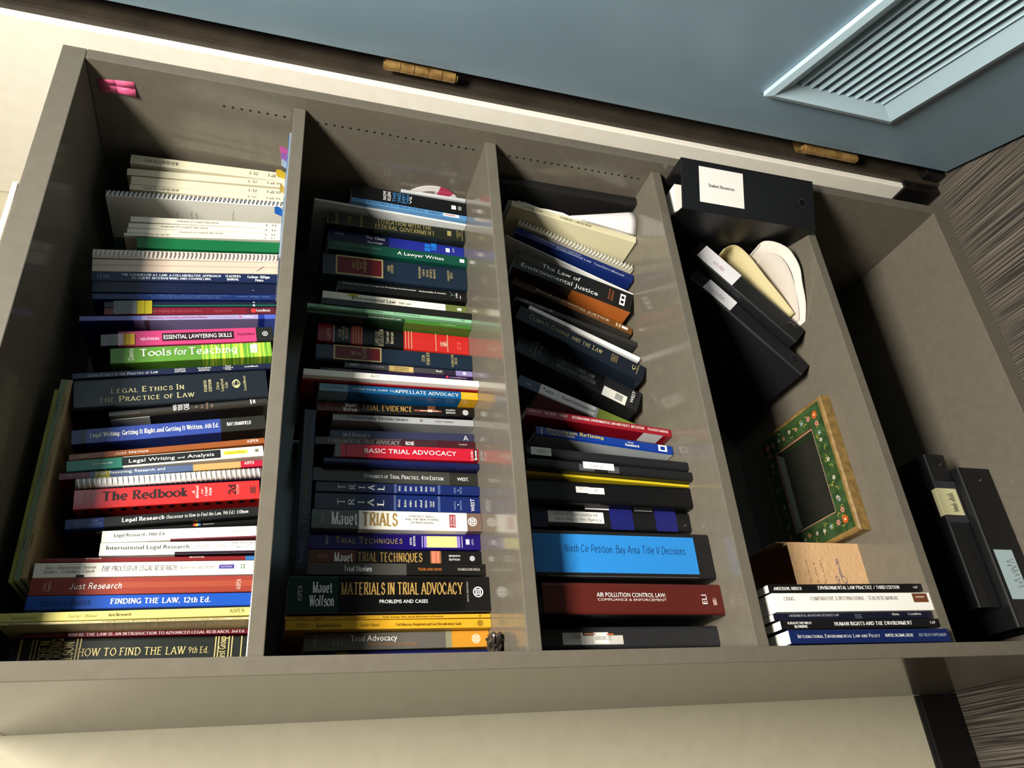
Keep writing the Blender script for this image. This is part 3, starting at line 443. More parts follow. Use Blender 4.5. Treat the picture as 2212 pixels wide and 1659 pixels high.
rd = book('readings', PB, 'dark crimson paperback with a red dot near its foot, above the lavender one', bands=(((120, 22, 40), .82), ((92, 24, 36), 1)), texts=[('App. Readings for Live-Client Clinics', 'N', (190, 90, 100), .26, .55, .3, .62), ('SECOND EDITION', 'N', (190, 90, 100), .63, .73, .3, .55), ('LexisNexis', 'S', (240, 226, 226), .88, .965, .3, .66)], patches=[('O', .862, .48, .3, (236, 60, 56))])
t_, h_ = G['readings'][4], G['readings'][5]
flag(rd, 'sticky_flag', .0005, t_*1.9, -.001, h_*.735, h_*.95, [(130, 132, 136), (130, 132, 136), (130, 132, 136), (198, 180, 26), (198, 180, 26)])
book('greenline', PB, 'near-black navy paperback with a thin green line and white dots', bands=(16, 24, 52), texts=[('*', 'N', WH, .855, .868, .5, .9)], patches=[(.24, 1, .16, .34, (20, 110, 72)), (.855, .866, .1, .4, (236, 240, 240))])
book('teal2', 'folder', 'thin teal folder sticking up behind the navy books on the top shelf', bands=(88, 128, 118), kind='s', dy=.07, cat='folder', d=.15)
book('coun3', PB, 'mid-blue paperback with faint blue lettering, lowest of the three dark blue ones in a row', bands=(22, 44, 104), texts=[('THE COUNSELOR-AT-LAW: A COLLABORATIVE APPROACH', 'S', (90, 116, 176), .28, .73, .52, .74), ('TO CLIENT INTERVIEWING AND COUNSELING', 'S', (90, 116, 176), .3, .68, .2, .42), ('Cochran * DiPippa * Peters', 'S', (110, 136, 196), .77, .96, .4, .66)])
book('coun2', PB, 'plain very dark navy paperback, middle of the three dark blue ones in a row', bands=(12, 22, 56), texts=[('~~~~', 'S', (40, 56, 100), .3, .7, .4, .55)], patches=[(.855, .862, .3, .4, (120, 140, 180))])
book('counTM', PB, 'navy paperback with two lines of white capitals, below the cream-backed books', bands=(24, 38, 78), texts=[('THE COUNSELOR-AT-LAW: A COLLABORATIVE APPROACH', 'B', (216, 222, 232), .15, .675, .56, .78), ('TO CLIENT INTERVIEWING AND COUNSELING', 'B', (216, 222, 232), .2, .62, .22, .44), ("TEACHER'S", 'B', WH, .70, .785, .56, .78), ('MANUAL', 'B', WH, .71, .775, .22, .44), ('Cochran * DiPippa', 'B', WH, .825, .95, .5, .76), ('Peters', 'B', WH, .868, .912, .14, .4), ('LEXIS', 'S', (170, 184, 206), .03, .09, .3, .66)], patches=[(0, 1, 0, .06, (12, 18, 44))])
book('cream', PB, 'thick plain cream paper-covered course reader', bands=(218, 196, 176), d=.216, pg='w', texts=[('/', 'H', (110, 96, 90), .87, .9, .2, .6)], patches=[(0, 1, .5, .56, (196, 172, 152))])
ws = book('wspiral', 'spiral_notebook', 'cream notebook bound with a white plastic spiral', bands=(216, 196, 180), kind='s', d=.216, cat='notebook')
wire(ws, G['wspiral'][4], G['wspiral'][5], 44, G['wspiral'][4]*.5-.0014, .002, mat((236, 234, 230), .3), .0011, sq=.8)
book('green', PB, 'short emerald green paperback, the only green one among the pale journals', bands=(14, 112, 62), d=.15, rough=.4)
book('teal1', 'folder', 'thin teal folder sticking up behind the pale journals', bands=(96, 138, 128), kind='s', dy=.07, cat='folder', d=.15)
JN = 'law_journal'; JG = 'pale law journals on the top shelf'
jt = lambda s, f0, f1: [(s, 'S', (120, 114, 104), f0, f1, .3, .65)]
for k, s, lb, f0, f1 in (('j1', 'LAW REVIEW', 'white journal right beside the emerald green book', .13, .27), ('j2', 'Journal of Legal Education', 'white journal second from the emerald green book', .32, .6), ('j3', 'Journal of Legal Education', 'white journal third from the emerald green book', .2, .5), ('j4', 'Journal of Legal Education', 'white journal next to the dark wire-bound notebook, on its left', .29, .56)):
    book(k, JN, lb, bands=(226, 220, 200), d=.15, pg='c', cat='journal', grp=JG, rough=.6, coat=0, texts=jt(s, f0, f1) + jt('I-II', .88, .95))
bs = book('bspiral', 'spiral_notebook', 'white-covered notebook bound with a dark wire spiral', bands=(226, 224, 214), kind='s', d=.2, cat='notebook', rough=.6, coat=0, patches=[('L', 0, 1, .105, .2, (96, 138, 128))])
t_, h_ = G['bspiral'][4], G['bspiral'][5]
wire(bs, t_, h_, 42, t_*.5-.001, .001, mat((46, 46, 54), .3, metal=.6), .0008, sq=.8, skew=.004)
mb = MB()
for q, (f, a, b) in enumerate(((.38, .03, .1), (.46, .02, .11), (.49, .03, .11), (.70, .02, .12))):
    scribble(mb, (70, 70, 70), (-.0003, b, h_*(1-f)), (0, -1, 0), (0, 0, 1), b-a, .004, q+3)
mb.build('cover_lettering', bs)
for k, s, lb, f0, f1 in (('k1', 'CLINICAL LAW REVIEW', 'cream journal just right of the dark wire-bound notebook', .08, .3), ('k2', '', 'cream journal second to the right of the dark wire-bound notebook', 0, 0), ('k3', '', 'cream journal set a little higher, next to last on the right of the top shelf', 0, 0), ('k4', 'CLINICAL LAW REVIEW', 'cream journal standing last at the right end of the top shelf', .08, .29)):
    book(k, JN, lb, bands=(228, 220, 190), d=.17, pg='c', cat='journal', grp=JG, rough=.6, coat=0, texts=(jt(s, f0, f1) if s else []) + jt('3-12', .74, .8) + jt('Fall 99', .87, .96))

# ---- second shelf
book('glannon', PB, 'navy paperback with an olive head, leftmost on the second shelf, mostly behind the side panel', bands=(((14, 22, 86), .1), ((110, 122, 34), .165), ((14, 22, 86), 1)))
def roundel(f, u, r, h, t, c1, c2): # publisher roundel: disc, ring and square
    a = r*t/h
    return [('O', f, u, r, c1), ('O', f, u, r*.8, c2), (f-a*.52, f+a*.52, u-r*.52, u+r*.52, c1), (f-a*.32, f+a*.32, u-r*.32, u+r*.32, c2), (f-a*.15, f+a*.15, u-r*.15, u+r*.15, c1)]
def rd_(k, f, u, r, c1, c2): return roundel(f, u, r, G[k][5], G[k][4], c1, c2)
book('tadv', PB, 'grey paperback with an orange foot near the crumpled wrapper', bands=(((104, 100, 92), .753), ((150, 146, 116), .787), ((222, 154, 44), 1)), texts=[('Trial Advocacy', 'N', WH, .235, .485, .5, .86), ('Planning, Analysis, and Strategy', 'N', (196, 128, 60), .33, .595, .24, .38), ('ASPEN', 'L', (180, 176, 170), .045, .062, .25, .85, '^'), ('Berger', 'S', (190, 168, 130), .14, .153, .3, .75, '^'), ('Mitchell', 'S', (190, 168, 130), .163, .176, .25, .8, '^'), ('Clark', 'S', (190, 168, 130), .185, .198, .3, .72, '^')], patches=rd_('tadv', .925, .5, .27, (246, 236, 210), (222, 154, 44)))
YT = (120, 84, 16)
book('yel2', PB, 'wider of the two orange-yellow teaching booklets on the second shelf, above the grey paperback', bands=(232, 176, 40), d=.216, texts=[('ASPEN', 'L', YT, .05, .10, .28, .66), ('Berger/Mitchell/Clark', 'B', YT, .14, .255, .32, .6), ("Teacher's Manual", 'I', YT, .345, .435, .3, .6), ("Trial Advocacy: Assignments and Case Files with Actors' Guide", 'B', YT, .515, .845, .32, .6)], patches=rd_('yel2', .943, .5, .33, (60, 44, 14), (232, 176, 40)))
book('yel1', PB, 'slimmer of the two orange-yellow teaching booklets, against the thick black book with gold capitals', bands=(232, 178, 46), d=.216, texts=[('ASPEN', 'L', YT, .06, .10, .2, .66), ('Trials: Strategy, Skills, and the New Powers of Persuasion', 'B', YT, .455, .755, .28, .66), ("Teacher's Manual", 'I', YT, .28, .37, .25, .6), ('Mauet', 'B', YT, .14, .17, .25, .6)], patches=rd_('yel1', .945, .5, .3, (60, 44, 14), (232, 176, 40)))
book('mater', PB, 'very thick black paperback with a green head and tall gold capitals', bands=(((28, 62, 54), .235), ((18, 18, 18), 1)), d=.216, rough=.2, coat=.6, texts=[('MATERIALS IN TRIAL ADVOCACY', 'D', GD2, .25, .855, .50, .82), ('Mauet', 'D', WH, .115, .205, .56, .84), ('Wolfson', 'D', WH, .102, .215, .2, .48), ('PROBLEMS AND CASES', 'N', WH, .435, .675, .26, .36), ('ASPEN', 'L', (220, 224, 220), .045, .065, .34, .74, '^'), ('SIXTH EDITION', 'N', (200, 196, 186), .878, .886, .28, .84, '^')], patches=rd_('mater', .938, .56, .15, WH, (18, 18, 18)) + [(.0, 1, .0, .015, (70, 74, 72))])
book('stories', PB, 'grey and black paperback with condensed white title and orange author names', bands=(((78, 76, 72), .54), ((24, 22, 20), 1)), texts=[('Trial Stories', 'D', WH, .195, .345, .3, .72), ('TIGAR AND DAVIS', 'N', (228, 132, 50), .605, .74, .38, .62), ('FOUNDATION PRESS', 'S', (206, 200, 190), .835, .965, .4, .6)])
book('tt7', PB, 'black paperback with rust-brown head and a flesh-coloured picture strip', bands=(((106, 48, 26), .258), ((20, 18, 17), 1)), texts=[('TRIAL TECHNIQUES', 'D', GD2, .27, .64, .12, .78), ('Mauet', 'D', WH, .14, .24, .12, .76), ('ASPEN', 'L', (206, 170, 150), .045, .10, .35, .62), ('SEVENTH', 'N', WH, .80, .868, .52, .68), ('EDITION', 'N', WH, .802, .866, .24, .4)], patches=[(.69, .755, .02, .98, (150, 96, 60)), (.698, .745, .02, .98, (226, 136, 104)), (.722, .726, .02, .98, (180, 90, 60))] + rd_('tt7', .943, .42, .2, WH, (20, 18, 17)))
book('tt5', PB, 'violet-navy paperback with thin gold capitals and a cream block', bands=(30, 14, 110), rough=.25, coat=.5, texts=[('Trial Techniques', 'M', (224, 196, 96), .142, .525, .36, .74), ('FIFTH', 'N', WH, .57, .583, .3, .74, '^'), ('EDITION', 'N', WH, .59, .603, .22, .84, '^'), ('MAUET', 'N', (210, 206, 230), .088, .102, .3, .86, '^'), ('ASPEN', 'L', (200, 196, 230), .945, .957, .3, .66, '^')], patches=[(.655, .875, .14, .86, (150, 130, 214)), (.672, .855, .14, .86, (240, 228, 150)), (.643, .646, .14, .86, (220, 216, 250)), (.885, .888, .14, .86, (220, 216, 250)), (.91, .932, .34, .68, (210, 206, 230))])
book('trials', PB, 'white paperback with a grey-green head, tall gold letters and a taupe foot', bands=(((96, 108, 104), .265), ((240, 236, 224), .908), ((126, 100, 86), 1)), texts=[('TRIALS', 'D', (190, 148, 70), .287, .485, .2, .86), ('Mauet', 'D', WH, .112, .255, .22, .86), ('STRATEGY, SKILLS,', 'N', (70, 66, 60), .555, .71, .68, .80), ('AND THE NEW POWERS', 'N', (70, 66, 60), .532, .735, .51, .63), ('OF PERSUASION', 'N', (70, 66, 60), .565, .70, .34, .46), ('ASPEN', 'L', (200, 206, 202), .052, .07, .3, .75, '^'), ('SECOND', 'N', WH, .805, .817, .24, .8, '^'), ('EDITION', 'N', WH, .822, .834, .24, .8, '^')], patches=[(.80, .838, .18, .88, (170, 24, 42))] + rd_('trials', .942, .52, .24, WH, (126, 100, 86)))
TRB = [('T', .131, .172), ('R', .194, .227), ('I', .25, .286), ('A', .305, .342), ('L', .364, .402)]
def trial(k, lb, u0, u1, foot):
    tx = [(c, 'S', WH, a, b, u0+(.12 if c == 'I' else 0), u1-(.12 if c == 'I' else 0), '^') for c, a, b in TRB]
    for s, a in (('Advocacy', .487), ('Before', .525), ('Judges,', .556), ('Jurors,', .588), ('And', .622), ('Arbitrators', .652)): tx.append((s, 'I', WH, a, a+.013, u0-.06, u1+.02+.02*len(s)/8, '^'))
    tx += [('Fourth', 'I', WH, .683, .694, u0, u1, '^'), ('Edition', 'I', WH, .70, .711, u0, u1, '^'), ('HAYDOCK', 'S', (150, 170, 220), .835, .846, u0-.12, u1+.05, '^'), ('SONSTENG', 'S', (150, 170, 220), .872, .883, u0-.16, u1+.1, '^')]
    if foot: tx.append(('WEST', 'N', WH, .94, .965, .1, .86, '^'))
    book(k, PB, lb, bands=(((44, 46, 72), .2), ((24, 34, 84), .47), ((18, 38, 104), 1)), texts=tx, patches=[L_(.465, .0025, (150, 170, 220)), L_(.473, .0025, (150, 170, 220)), L_(.736, .0025, (150, 170, 220)), L_(.744, .0025, (150, 170, 220)), (.858, .864, .45, .52, WH)])
trial('trial2', 'navy paperback with five widely spaced capitals, the lower wider one against the white gold-lettered book', .3, .64, True)
trial('trial1', 'navy paperback with five widely spaced capitals, the upper narrower one against the dark grey book', .3, .72, False)
book('dynam', PB, 'charcoal grey paperback with white italic-style title and a black foot block', bands=(((66, 66, 60), .82), ((46, 44, 38), 1)), texts=[('Dynamics of Trial Practice, 4th Edition', 'C', WH, .298, .78, .34, .62), ('WEST.', 'N', WH, .868, .943, .36, .62), ('Carlson * Imwinkelried', 'S', (130, 130, 122), .02, .25, .4, .66)])
book('navy', HB, 'plain navy hardback with no lettering below the scarlet book', bands=(16, 26, 76), kind='h')
book('basic', PB, 'scarlet paperback with wide white small capitals', bands=(206, 24, 50), texts=[('BASIC TRIAL ADVOCACY', 'N', WH, .195, .84, .36, .72), ('Little', 'S', WH, .945, .96, .1, .8, '^'), ('Brown', 'B', WH, .972, .988, .1, .85, '^')], patches=[(.0, .035, .0, 1, (120, 116, 114)), (.072, .078, .0, 1, (90, 12, 24)), (.968, .993, .0, .96, (26, 20, 22))])
book('fundam', PB, 'dark wine-brown paperback with a framed pale title, just above the scarlet one', bands=(((70, 46, 52), .52), ((66, 34, 40), .75), ((70, 22, 30), 1)), texts=[('FUNDAMENTAL TRIAL ADVOCACY', 'S', (206, 196, 190), .08, .51, .24, .68), ('ROSE', 'B', WH, .55, .605, .26, .66), ('THOMSON', 'S', (220, 200, 200), .89, .945, .45, .6)], patches=[(.06, .525, .84, .9, (140, 120, 124)), (.06, .525, .08, .14, (140, 120, 124))])
book('mcel', PB, 'slate-blue paperback set back between two books, with small white name', bands=(52, 54, 84), texts=[("McElhaney's", 'S', (200, 200, 210), .085, .26, .2, .6), ('A', 'L', WH, .925, .955, .1, .7)])
book('evid', PB, 'pale grey paperback with dark serif title, overlapping the brown-headed book', bands=(172, 174, 176), texts=[('Evidentiary Distinctions', 'S', (40, 40, 44), .098, .515, .32, .74), ('R', 'L', (90, 60, 64), .605, .625, .3, .7), ('DAVID P. LEONARD', 'N', (96, 70, 74), .715, .845, .36, .6)])
book('tevid', PB, 'black paperback with rust head and a picture of clasped ropes', bands=(((104, 50, 28), .255), ((22, 20, 19), 1)), texts=[('TRIAL EVIDENCE', 'D', GD2, .27, .59, .2, .78), ('Mauet', 'D', WH, .168, .235, .52, .95), ('Wolfson', 'D', WH, .155, .24, .02, .44), ('FOURTH', 'N', WH, .81, .87, .46, .66), ('EDITION', 'N', WH, .81, .87, .16, .36), ('ASPEN', 'L', (210, 180, 160), .05, .066, .25, .85, '^')], patches=[(.69, .74, .5, .98, (110, 64, 40)), (.60, .78, .3, .5, (150, 84, 56)), (.64, .76, .36, .46, (224, 186, 164)), (.69, .72, .28, .56, (230, 200, 180))] + rd_('tevid', .94, .36, .3, WH, (22, 20, 19)))
book('pract', PB, 'blue paperback with pale blue head and yellow foot block', bands=(((128, 168, 190), .172), ((10, 92, 148), .888), ((244, 182, 30), 1)), texts=[('A PRACTICAL GUIDE TO', 'S', (214, 230, 240), .202, .455, .36, .58), ('APPELLATE ADVOCACY', 'S', WH, .462, .87, .28, .68), ('ASPEN', 'L', (255, 226, 130), .91, .975, .3, .62), ('Mary Beth Beazley', 'S', (90, 130, 160), .03, .14, .4, .66)])
book('dred', PB, 'very thin dark red booklet behind the white book with pencilled capitals', bands=(150, 26, 36), d=.216)
book('app', PB, 'tall white course reader with pencilled capitals on its edge', bands=(238, 234, 222), d=.216, kind='s', rough=.6, coat=0, texts=[('APP', 'H', (150, 146, 138), .36, .415, .2, .8), ('ADV', 'H', (176, 172, 164), .455, .5, .3, .75)])
book('found', PB, 'dark purple thin paperback beside the tall white reader', bands=(36, 14, 62), texts=[('FOUNDATIONS OF', 'N', (200, 160, 110), .05, .205, .25, .7), ('LexisNexis', 'S', (210, 170, 190), .845, .955, .2, .62)], patches=[('O', .824, .5, .35, (226, 70, 90))])
book('essent', PB, 'slim taupe and cream paperback with script lettering and lavender foot', bands=(((78, 74, 78), .335), ((216, 186, 118), .525), ((70, 66, 72), .765), ((44, 36, 52), .865), ((150, 136, 190), 1)), texts=[('ASPEN', 'L', WH, .035, .10, .36, .72), ('essentials', 'H', (206, 200, 196), .14, .295, .36, .74), ('Environmental', 'S', (90, 70, 40), .375, .485, .52, .8), ('Law and Policy', 'S', (90, 70, 40), .375, .485, .14, .42), ('Nash', 'S', WH, .705, .75, .36, .7)], patches=rd_('essent', .935, .5, .3, (236, 232, 246), (150, 136, 190)))
RG = [(.105, .405, .06, .96, (206, 184, 130)), (.117, .395, .13, .89, (112, 20, 28))]
book('landuse', HB, 'slimmer of two blue-black hardbacks with a gold-framed red label, beside the red-black one', bands=(24, 40, 58), kind='h', texts=[('LAND', 'S', GOLD, .215, .24, .36, .62, '^'), ('USE', 'S', GOLD, .25, .275, .38, .6, '^'), ('REGULATION', 'S', GOLD, .285, .31, .2, .86, '^'), ('STEIN', 'S', GOLD, .665, .685, .3, .7, '^'), ('PENALVER', 'S', GOLD, .695, .715, .12, .9, '^'), ('FOUNDATION', 'S', GOLD, .86, .875, .1, .88, '^'), ('PRESS', 'S', GOLD, .883, .898, .28, .7, '^')], patches=RG)
book('aspenred', HB, 'red hardback with black title bands and thin gold stripes', bands=(((150, 26, 26), .1), ((20, 18, 18), .21), ((196, 48, 44), .285), ((20, 18, 18), .555), ((206, 42, 38), 1)), kind='h', texts=[('ASPEN', 'L', (230, 200, 190), .055, .08, .12, .7, '^'), ('LAND USE', 'S', CRM, .365, .39, .05, .8, '^'), ('REGULATION', 'S', CRM, .395, .42, .02, .9, '^'), ('Cases and', 'S', CRM, .435, .455, .2, .8, '^'), ('Materials', 'S', CRM, .465, .485, .2, .8, '^'), ('SELMI', 'I', CRM, .13, .145, .3, .7, '^'), ('KUSHNER', 'I', CRM, .152, .167, .18, .85, '^'), ('ZIEGLER', 'I', CRM, .174, .189, .22, .8, '^'), ('~~~', 'S', (240, 170, 150), .8, .85, .3, .7)], patches=[L_(q, .005, (226, 180, 140)) for q in (.222, .24, .258, .275, .565, .585, .605, .77, .85)] + [(.1, .103, .0, .9, WH), (.92, .945, .25, .6, (226, 90, 76)), (.925, .94, .32, .53, (206, 42, 38))])
book('greenenv', PB, 'mid-green paperback with pale serif title between the mint booklet and the red hardback', bands=(((30, 62, 36), .58), ((66, 124, 44), 1)), d=.2, texts=[('Environmental Law', 'S', (214, 226, 206), .36, .555, .36, .78), ('~~~~', 'S', (120, 150, 110), .2, .34, .36, .62), ('C LexisNexis', 'S', (190, 214, 160), .80, .90, .36, .7)])
book('mint', PB, 'slim mint green booklet with small dark type', bands=(152, 206, 164), d=.216, texts=[("Teacher's Manual to Accompany", 'S', (60, 96, 70), .26, .44, .3, .66), ('Practical Environmental Law', 'S', (60, 96, 70), .51, .67, .3, .66), ('West', 'S', (60, 96, 70), .05, .1, .3, .66), ('ELI', 'S', (40, 90, 60), .93, .95, .25, .7)])
book('blackthin', PB, 'plain black paperback without lettering between the white-olive book and the mint booklet', bands=(28, 28, 24))
book('whiteenv', PB, 'white paperback with an olive foot and dark sans title cut by its neighbour', bands=(((232, 228, 212), .845), ((112, 122, 62), 1)), texts=[('Environmental Law', 'N', (46, 48, 46), .195, .49, .2, .72), ('5th ed.', 'N', (110, 110, 100), .515, .6, .25, .55)], patches=[(.17, .235, .55, 1, (214, 206, 50)), (.93, .96, .25, .6, (236, 236, 226))])
book('creat', PB, 'black paperback with a long thin white sans title and a leaf emblem', bands=(22, 21, 20), texts=[('Creative Common Law Strategies for Protecting the Environment', 'N', WH, .035, .595, .58, .72), ('Rechtschaffen & Antolini', 'N', WH, .62, .83, .55, .70), ('ELI PRESS', 'N', WH, .91, .925, .3, .8, '^'), ('Y', 'H', (120, 160, 130), .865, .9, .3, .75, '^')], patches=[(.945, .951, .25, .6, (200, 200, 200))])
book('third', HB, 'wider of two blue-black hardbacks with a gold-framed red label, beside the teal-green paperback', bands=(24, 40, 58), kind='h', texts=[('ENERGY,', 'S', GOLD, .195, .212, .4, .7, '^'), ('RESOURCES', 'S', GOLD, .222, .239, .33, .76, '^'), ('AND THE', 'S', GOLD, .248, .265, .4, .7, '^'), ('ENVIRONMENT', 'S', GOLD, .273, .29, .26, .84, '^'), ('THIRD', 'S', GOLD, .435, .452, .42, .7, '^'), ('EDITION', 'S', GOLD, .458, .475, .36, .74, '^'), ('BOSSELMAN', 'S', GOLD, .652, .666, .28, .8, '^'), ('EISEN', 'S', GOLD, .68, .694, .4, .7, '^'), ('ROSSI', 'S', GOLD, .707, .721, .38, .7, '^'), ('SPENCE', 'S', GOLD, .732, .746, .34, .76, '^'), ('WEAVER', 'S', GOLD, .757, .771, .34, .76, '^'), ('FOUNDATION', 'S', GOLD, .858, .872, .3, .78, '^'), ('PRESS', 'S', GOLD, .88, .894, .42, .7, '^')], patches=[(.085, .405, .08, .94, (206, 184, 130)), (.097, .395, .14, .88, (112, 20, 28))])
book('writes', PB, 'dark teal-green paperback with bold white sans title', bands=(14, 78, 62), texts=[('A Lawyer Writes', 'N', WH, .485, .825, .3, .66), ('COUGHLIN | MALMUD ROCKLIN | PATRICK', 'N', (130, 180, 160), .03, .37, .52, .68)], patches=[(.945, .98, .35, .7, (226, 236, 230))])
book('clinic', PB, 'dark and royal blue paperback with a light blue diamond', bands=(((20, 28, 74), .435), ((36, 46, 150), 1)), texts=[('The Clinic', 'N', WH, .265, .405, .52, .82), ('Seminar', 'N', WH, .28, .39, .08, .36), ('~~', 'N', (120, 130, 170), .045, .11, .5, .9), ('WEST', 'N', (180, 190, 230), .91, .925, .3, .8, '^')], patches=[(.70, .745, .12, .85, (30, 122, 222)), (.745, .79, .3, 1.0, (30, 122, 222)), (.742, .748, .1, 1, (20, 50, 130)), (.70, .79, .5, .56, (20, 50, 130)), (.86, .89, .3, .7, WH)])
book('litig', HB, 'dark olive-green hardback with two lines of gold capitals on the second shelf', bands=(30, 36, 28), kind='h', texts=[('LITIGATION WITH THE', 'S', (170, 156, 96), .36, .75, .56, .84), ('FEDERAL GOVERNMENT', 'S', (170, 156, 96), .34, .77, .14, .44), ('SISK', 'S', (150, 138, 84), .145, .172, .25, .8, '^'), ('FOUNDATION', 'S', (170, 156, 96), .935, .948, .2, .85, '^'), ('PRESS', 'S', (170, 156, 96), .953, .966, .35, .72, '^')], patches=[L_(q, .004, (150, 138, 84)) for q in (.005, .062, .072, .235, .243, .975)] + [(.865, .895, .3, .7, (170, 156, 96))])
book('whitebig', PB, 'tall thin white-grey reader rising left of the pale blue book on the second shelf', bands=(206, 208, 206), d=.21, kind='s', rough=.5, coat=0)
book('lblue', PB, 'pale blue paperback with a faint title and white foot sticker', bands=(96, 154, 208), d=.15, texts=[('TROUBLED WATERS', 'S', (66, 112, 164), .1, .62, .3, .7), ('DEAN', 'N', (40, 70, 110), .66, .76, .3, .6)], patches=[(.79, .93, .2, .85, (230, 228, 226)), (.8, .9, .45, .65, (200, 100, 90))])
book('klein', PB, 'black paperback with blue and white stacked capitals at the right end of the second shelf', bands=(18, 20, 24), d=.15, texts=[('NAOMI', 'N', WH, .262, .292, .12, .84, '^'), ('KLEIN', 'N', WH, .30, .33, .12, .84, '^'), ('THIS', 'N', (84, 160, 226), .345, .377, .08, .88, '^'), ('CHANGES', 'N', (84, 160, 226), .385, .417, .08, .88, '^'), ('EVERY', 'N', (84, 160, 226), .425, .457, .08, .88, '^'), ('THING', 'N', (84, 160, 226), .465, .487, .08, .88, '^'), ('VS.', 'N', WH, .492, .512, .12, .84, '^')], patches=[(.865, .905, .3, .62, WH), (.925, .955, .3, .62, (150, 150, 150))])

# ---- third shelf
LB = (238, 236, 228)
b = binder('caa', 'black ring binder with torn taped white labels, leftmost on the third shelf', bands=(46, 46, 48), ring=0, texts=[('CAA +', 'H', (50, 50, 50), .15, .22, .44, .62), ('VARIANCES', 'H', (50, 50, 50), .28, .37, .38, .56)], patches=[(.12, .44, .18, .58, (206, 202, 192)), (.11, .22, .2, .72, LB), (.28, .36, .22, .72, LB), (.23, .29, .62, .69, (214, 140, 110)), (.35, .39, .6, .66, (222, 110, 50))])
b = binder('airp', 'large maroon slipcase binder with white capitals on the third shelf', bands=(((96, 36, 30), 1),), ring=0, rough=.3, texts=[('AIR POLLUTION CONTROL LAW:', 'N', WH, .285, .67, .54, .68), ('COMPLIANCE & ENFORCEMENT', 'N', (230, 214, 206), .288, .67, .42, .5), ('ELI', 'N', WH, .875, .905, .34, .64, '^'), ('~~~', 'N', (200, 160, 150), .94, .96, .3, .6)], patches=[('L', 0, 1, .0, .28, (16, 16, 17))])
b = binder('blueins', 'wide black ring binder with a large sky-blue handwritten insert', bands=(30, 30, 31), ring=0, texts=[('Ninth Cir Petition: Bay Area Title V Decisions', 'H', (20, 60, 110), .16, .84, .52, .68)], patches=[(-.0, .905, .1, .9, (50, 150, 234)), (.06, .9, .02, .035, (90, 90, 90))])
b = binder('straps', 'black ring binder crossed by dark blue tape with a white handwritten label', bands=(22, 22, 24), ring=.94, texts=[('Title V Decisions re', 'H', (90, 90, 90), .13, .40, .58, .74), ('Petitions to the Agency', 'H', (90, 90, 90), .14, .42, .36, .5)], patches=[(.1, .44, .26, .8, LB), (0, .09, .0, 1, (20, 22, 70)), (.48, .625, .0, 1, (30, 34, 112)), (.77, .91, .0, 1, (30, 34, 112)), (.33, .48, .93, 1, (206, 206, 206)), (.64, .76, .94, 1, (120, 120, 120))])
b = binder('titlev', 'plain black ring binder with a small white two-piece label', bands=(12, 12, 13), ring=0, texts=[('TITLE', 'H', (120, 116, 110), .295, .35, .56, .72), ('V', 'H', (120, 116, 110), .385, .405, .52, .68)], patches=[(.28, .36, .46, .74, LB), (.35, .45, .43, .72, LB)])
book('yelfold', 'folder', 'thin bright yellow folder squeezed between black binders', bands=(236, 210, 40), kind='s', d=.25, cat='folder', rough=.5, coat=0)
b = binder('clearlab', 'black ring binder with a white label in a clear taped holder', bands=(30, 31, 34), ring=0, texts=[('Title V', 'H', (180, 150, 140), .36, .44, .4, .75)], patches=[(.30, .54, .02, .7, (86, 86, 90)), (.39, .47, .0, .35, (26, 26, 28)), (.325, .51, .28, 1, LB)])
b = binder('abey', 'black ring binder with a small white label near its top, under the blue engineering book', bands=(32, 34, 38), ring=0, texts=[('ABEY', 'H', (80, 80, 78), .06, .13, .35, .68)], patches=[(.025, .145, .12, .9, LB)])
book('petrol', HB, 'royal blue hardback with yellow slab title and silver-white back cover', bands=(12, 60, 160), kind='h', rough=.25, coat=.4, d=.16, texts=[('Petroleum Refining', 'B', (236, 216, 110), .075, .48, .52, .86), ('Fourth Edition', 'S', (240, 226, 150), .085, .27, .2, .46), ('Gary', 'S', WH, .66, .70, .56, .72), ('Handwerk', 'B', WH, .64, .745, .22, .46), ('{', 'S', WH, .04, .06, .2, .8)], patches=[('L', .0, 1, .001, .16, (206, 212, 216)), (.89, .955, .2, .86, WH), (.905, .94, .34, .72, (12, 60, 160)), (.035, .042, .1, .9, (240, 226, 150))])
book('ienv', PB, 'red paperback with small white capitals above the royal blue hardback', bands=(166, 22, 38), rough=.25, coat=.4, texts=[('HUNTER', 'B', (240, 216, 216), .02, .09, .42, .72), ('SALZMAN', 'B', (240, 216, 216), .12, .195, .42, .72), ('ZAELKE', 'B', (240, 216, 216), .22, .275, .42, .72), ('INTERNATIONAL ENVIRONMENTAL LAW AND POLICY, 3RD EDITION', 'B', (240, 216, 216), .305, .805, .42, .72), ("TEACHER'S MANUAL", 'B', (240, 216, 216), .83, .98, .42, .72)], patches=[('L', .80, .94, .0, .03, (226, 222, 220))])
book('penv', PB, 'leaning white and slate paperback with cloud picture under the thick dark volumes', bands=(((82, 96, 124), .165), ((196, 196, 200), .40), ((180, 182, 196), .62), ((130, 150, 60), 1)), texts=[('Practical Environmental Law', 'N', (40, 40, 40), .34, .60, .42, .7), ('ASPEN', 'N', (130, 130, 130), .21, .275, .4, .66), ('~~', 'N', (160, 176, 196), .05, .1, .3, .7)], patches=[(.165, .6, .12, .96, (232, 232, 232)), (.19, .2, .6, .76, (30, 30, 30)), (.305, .307, .1, .95, (60, 60, 60))])
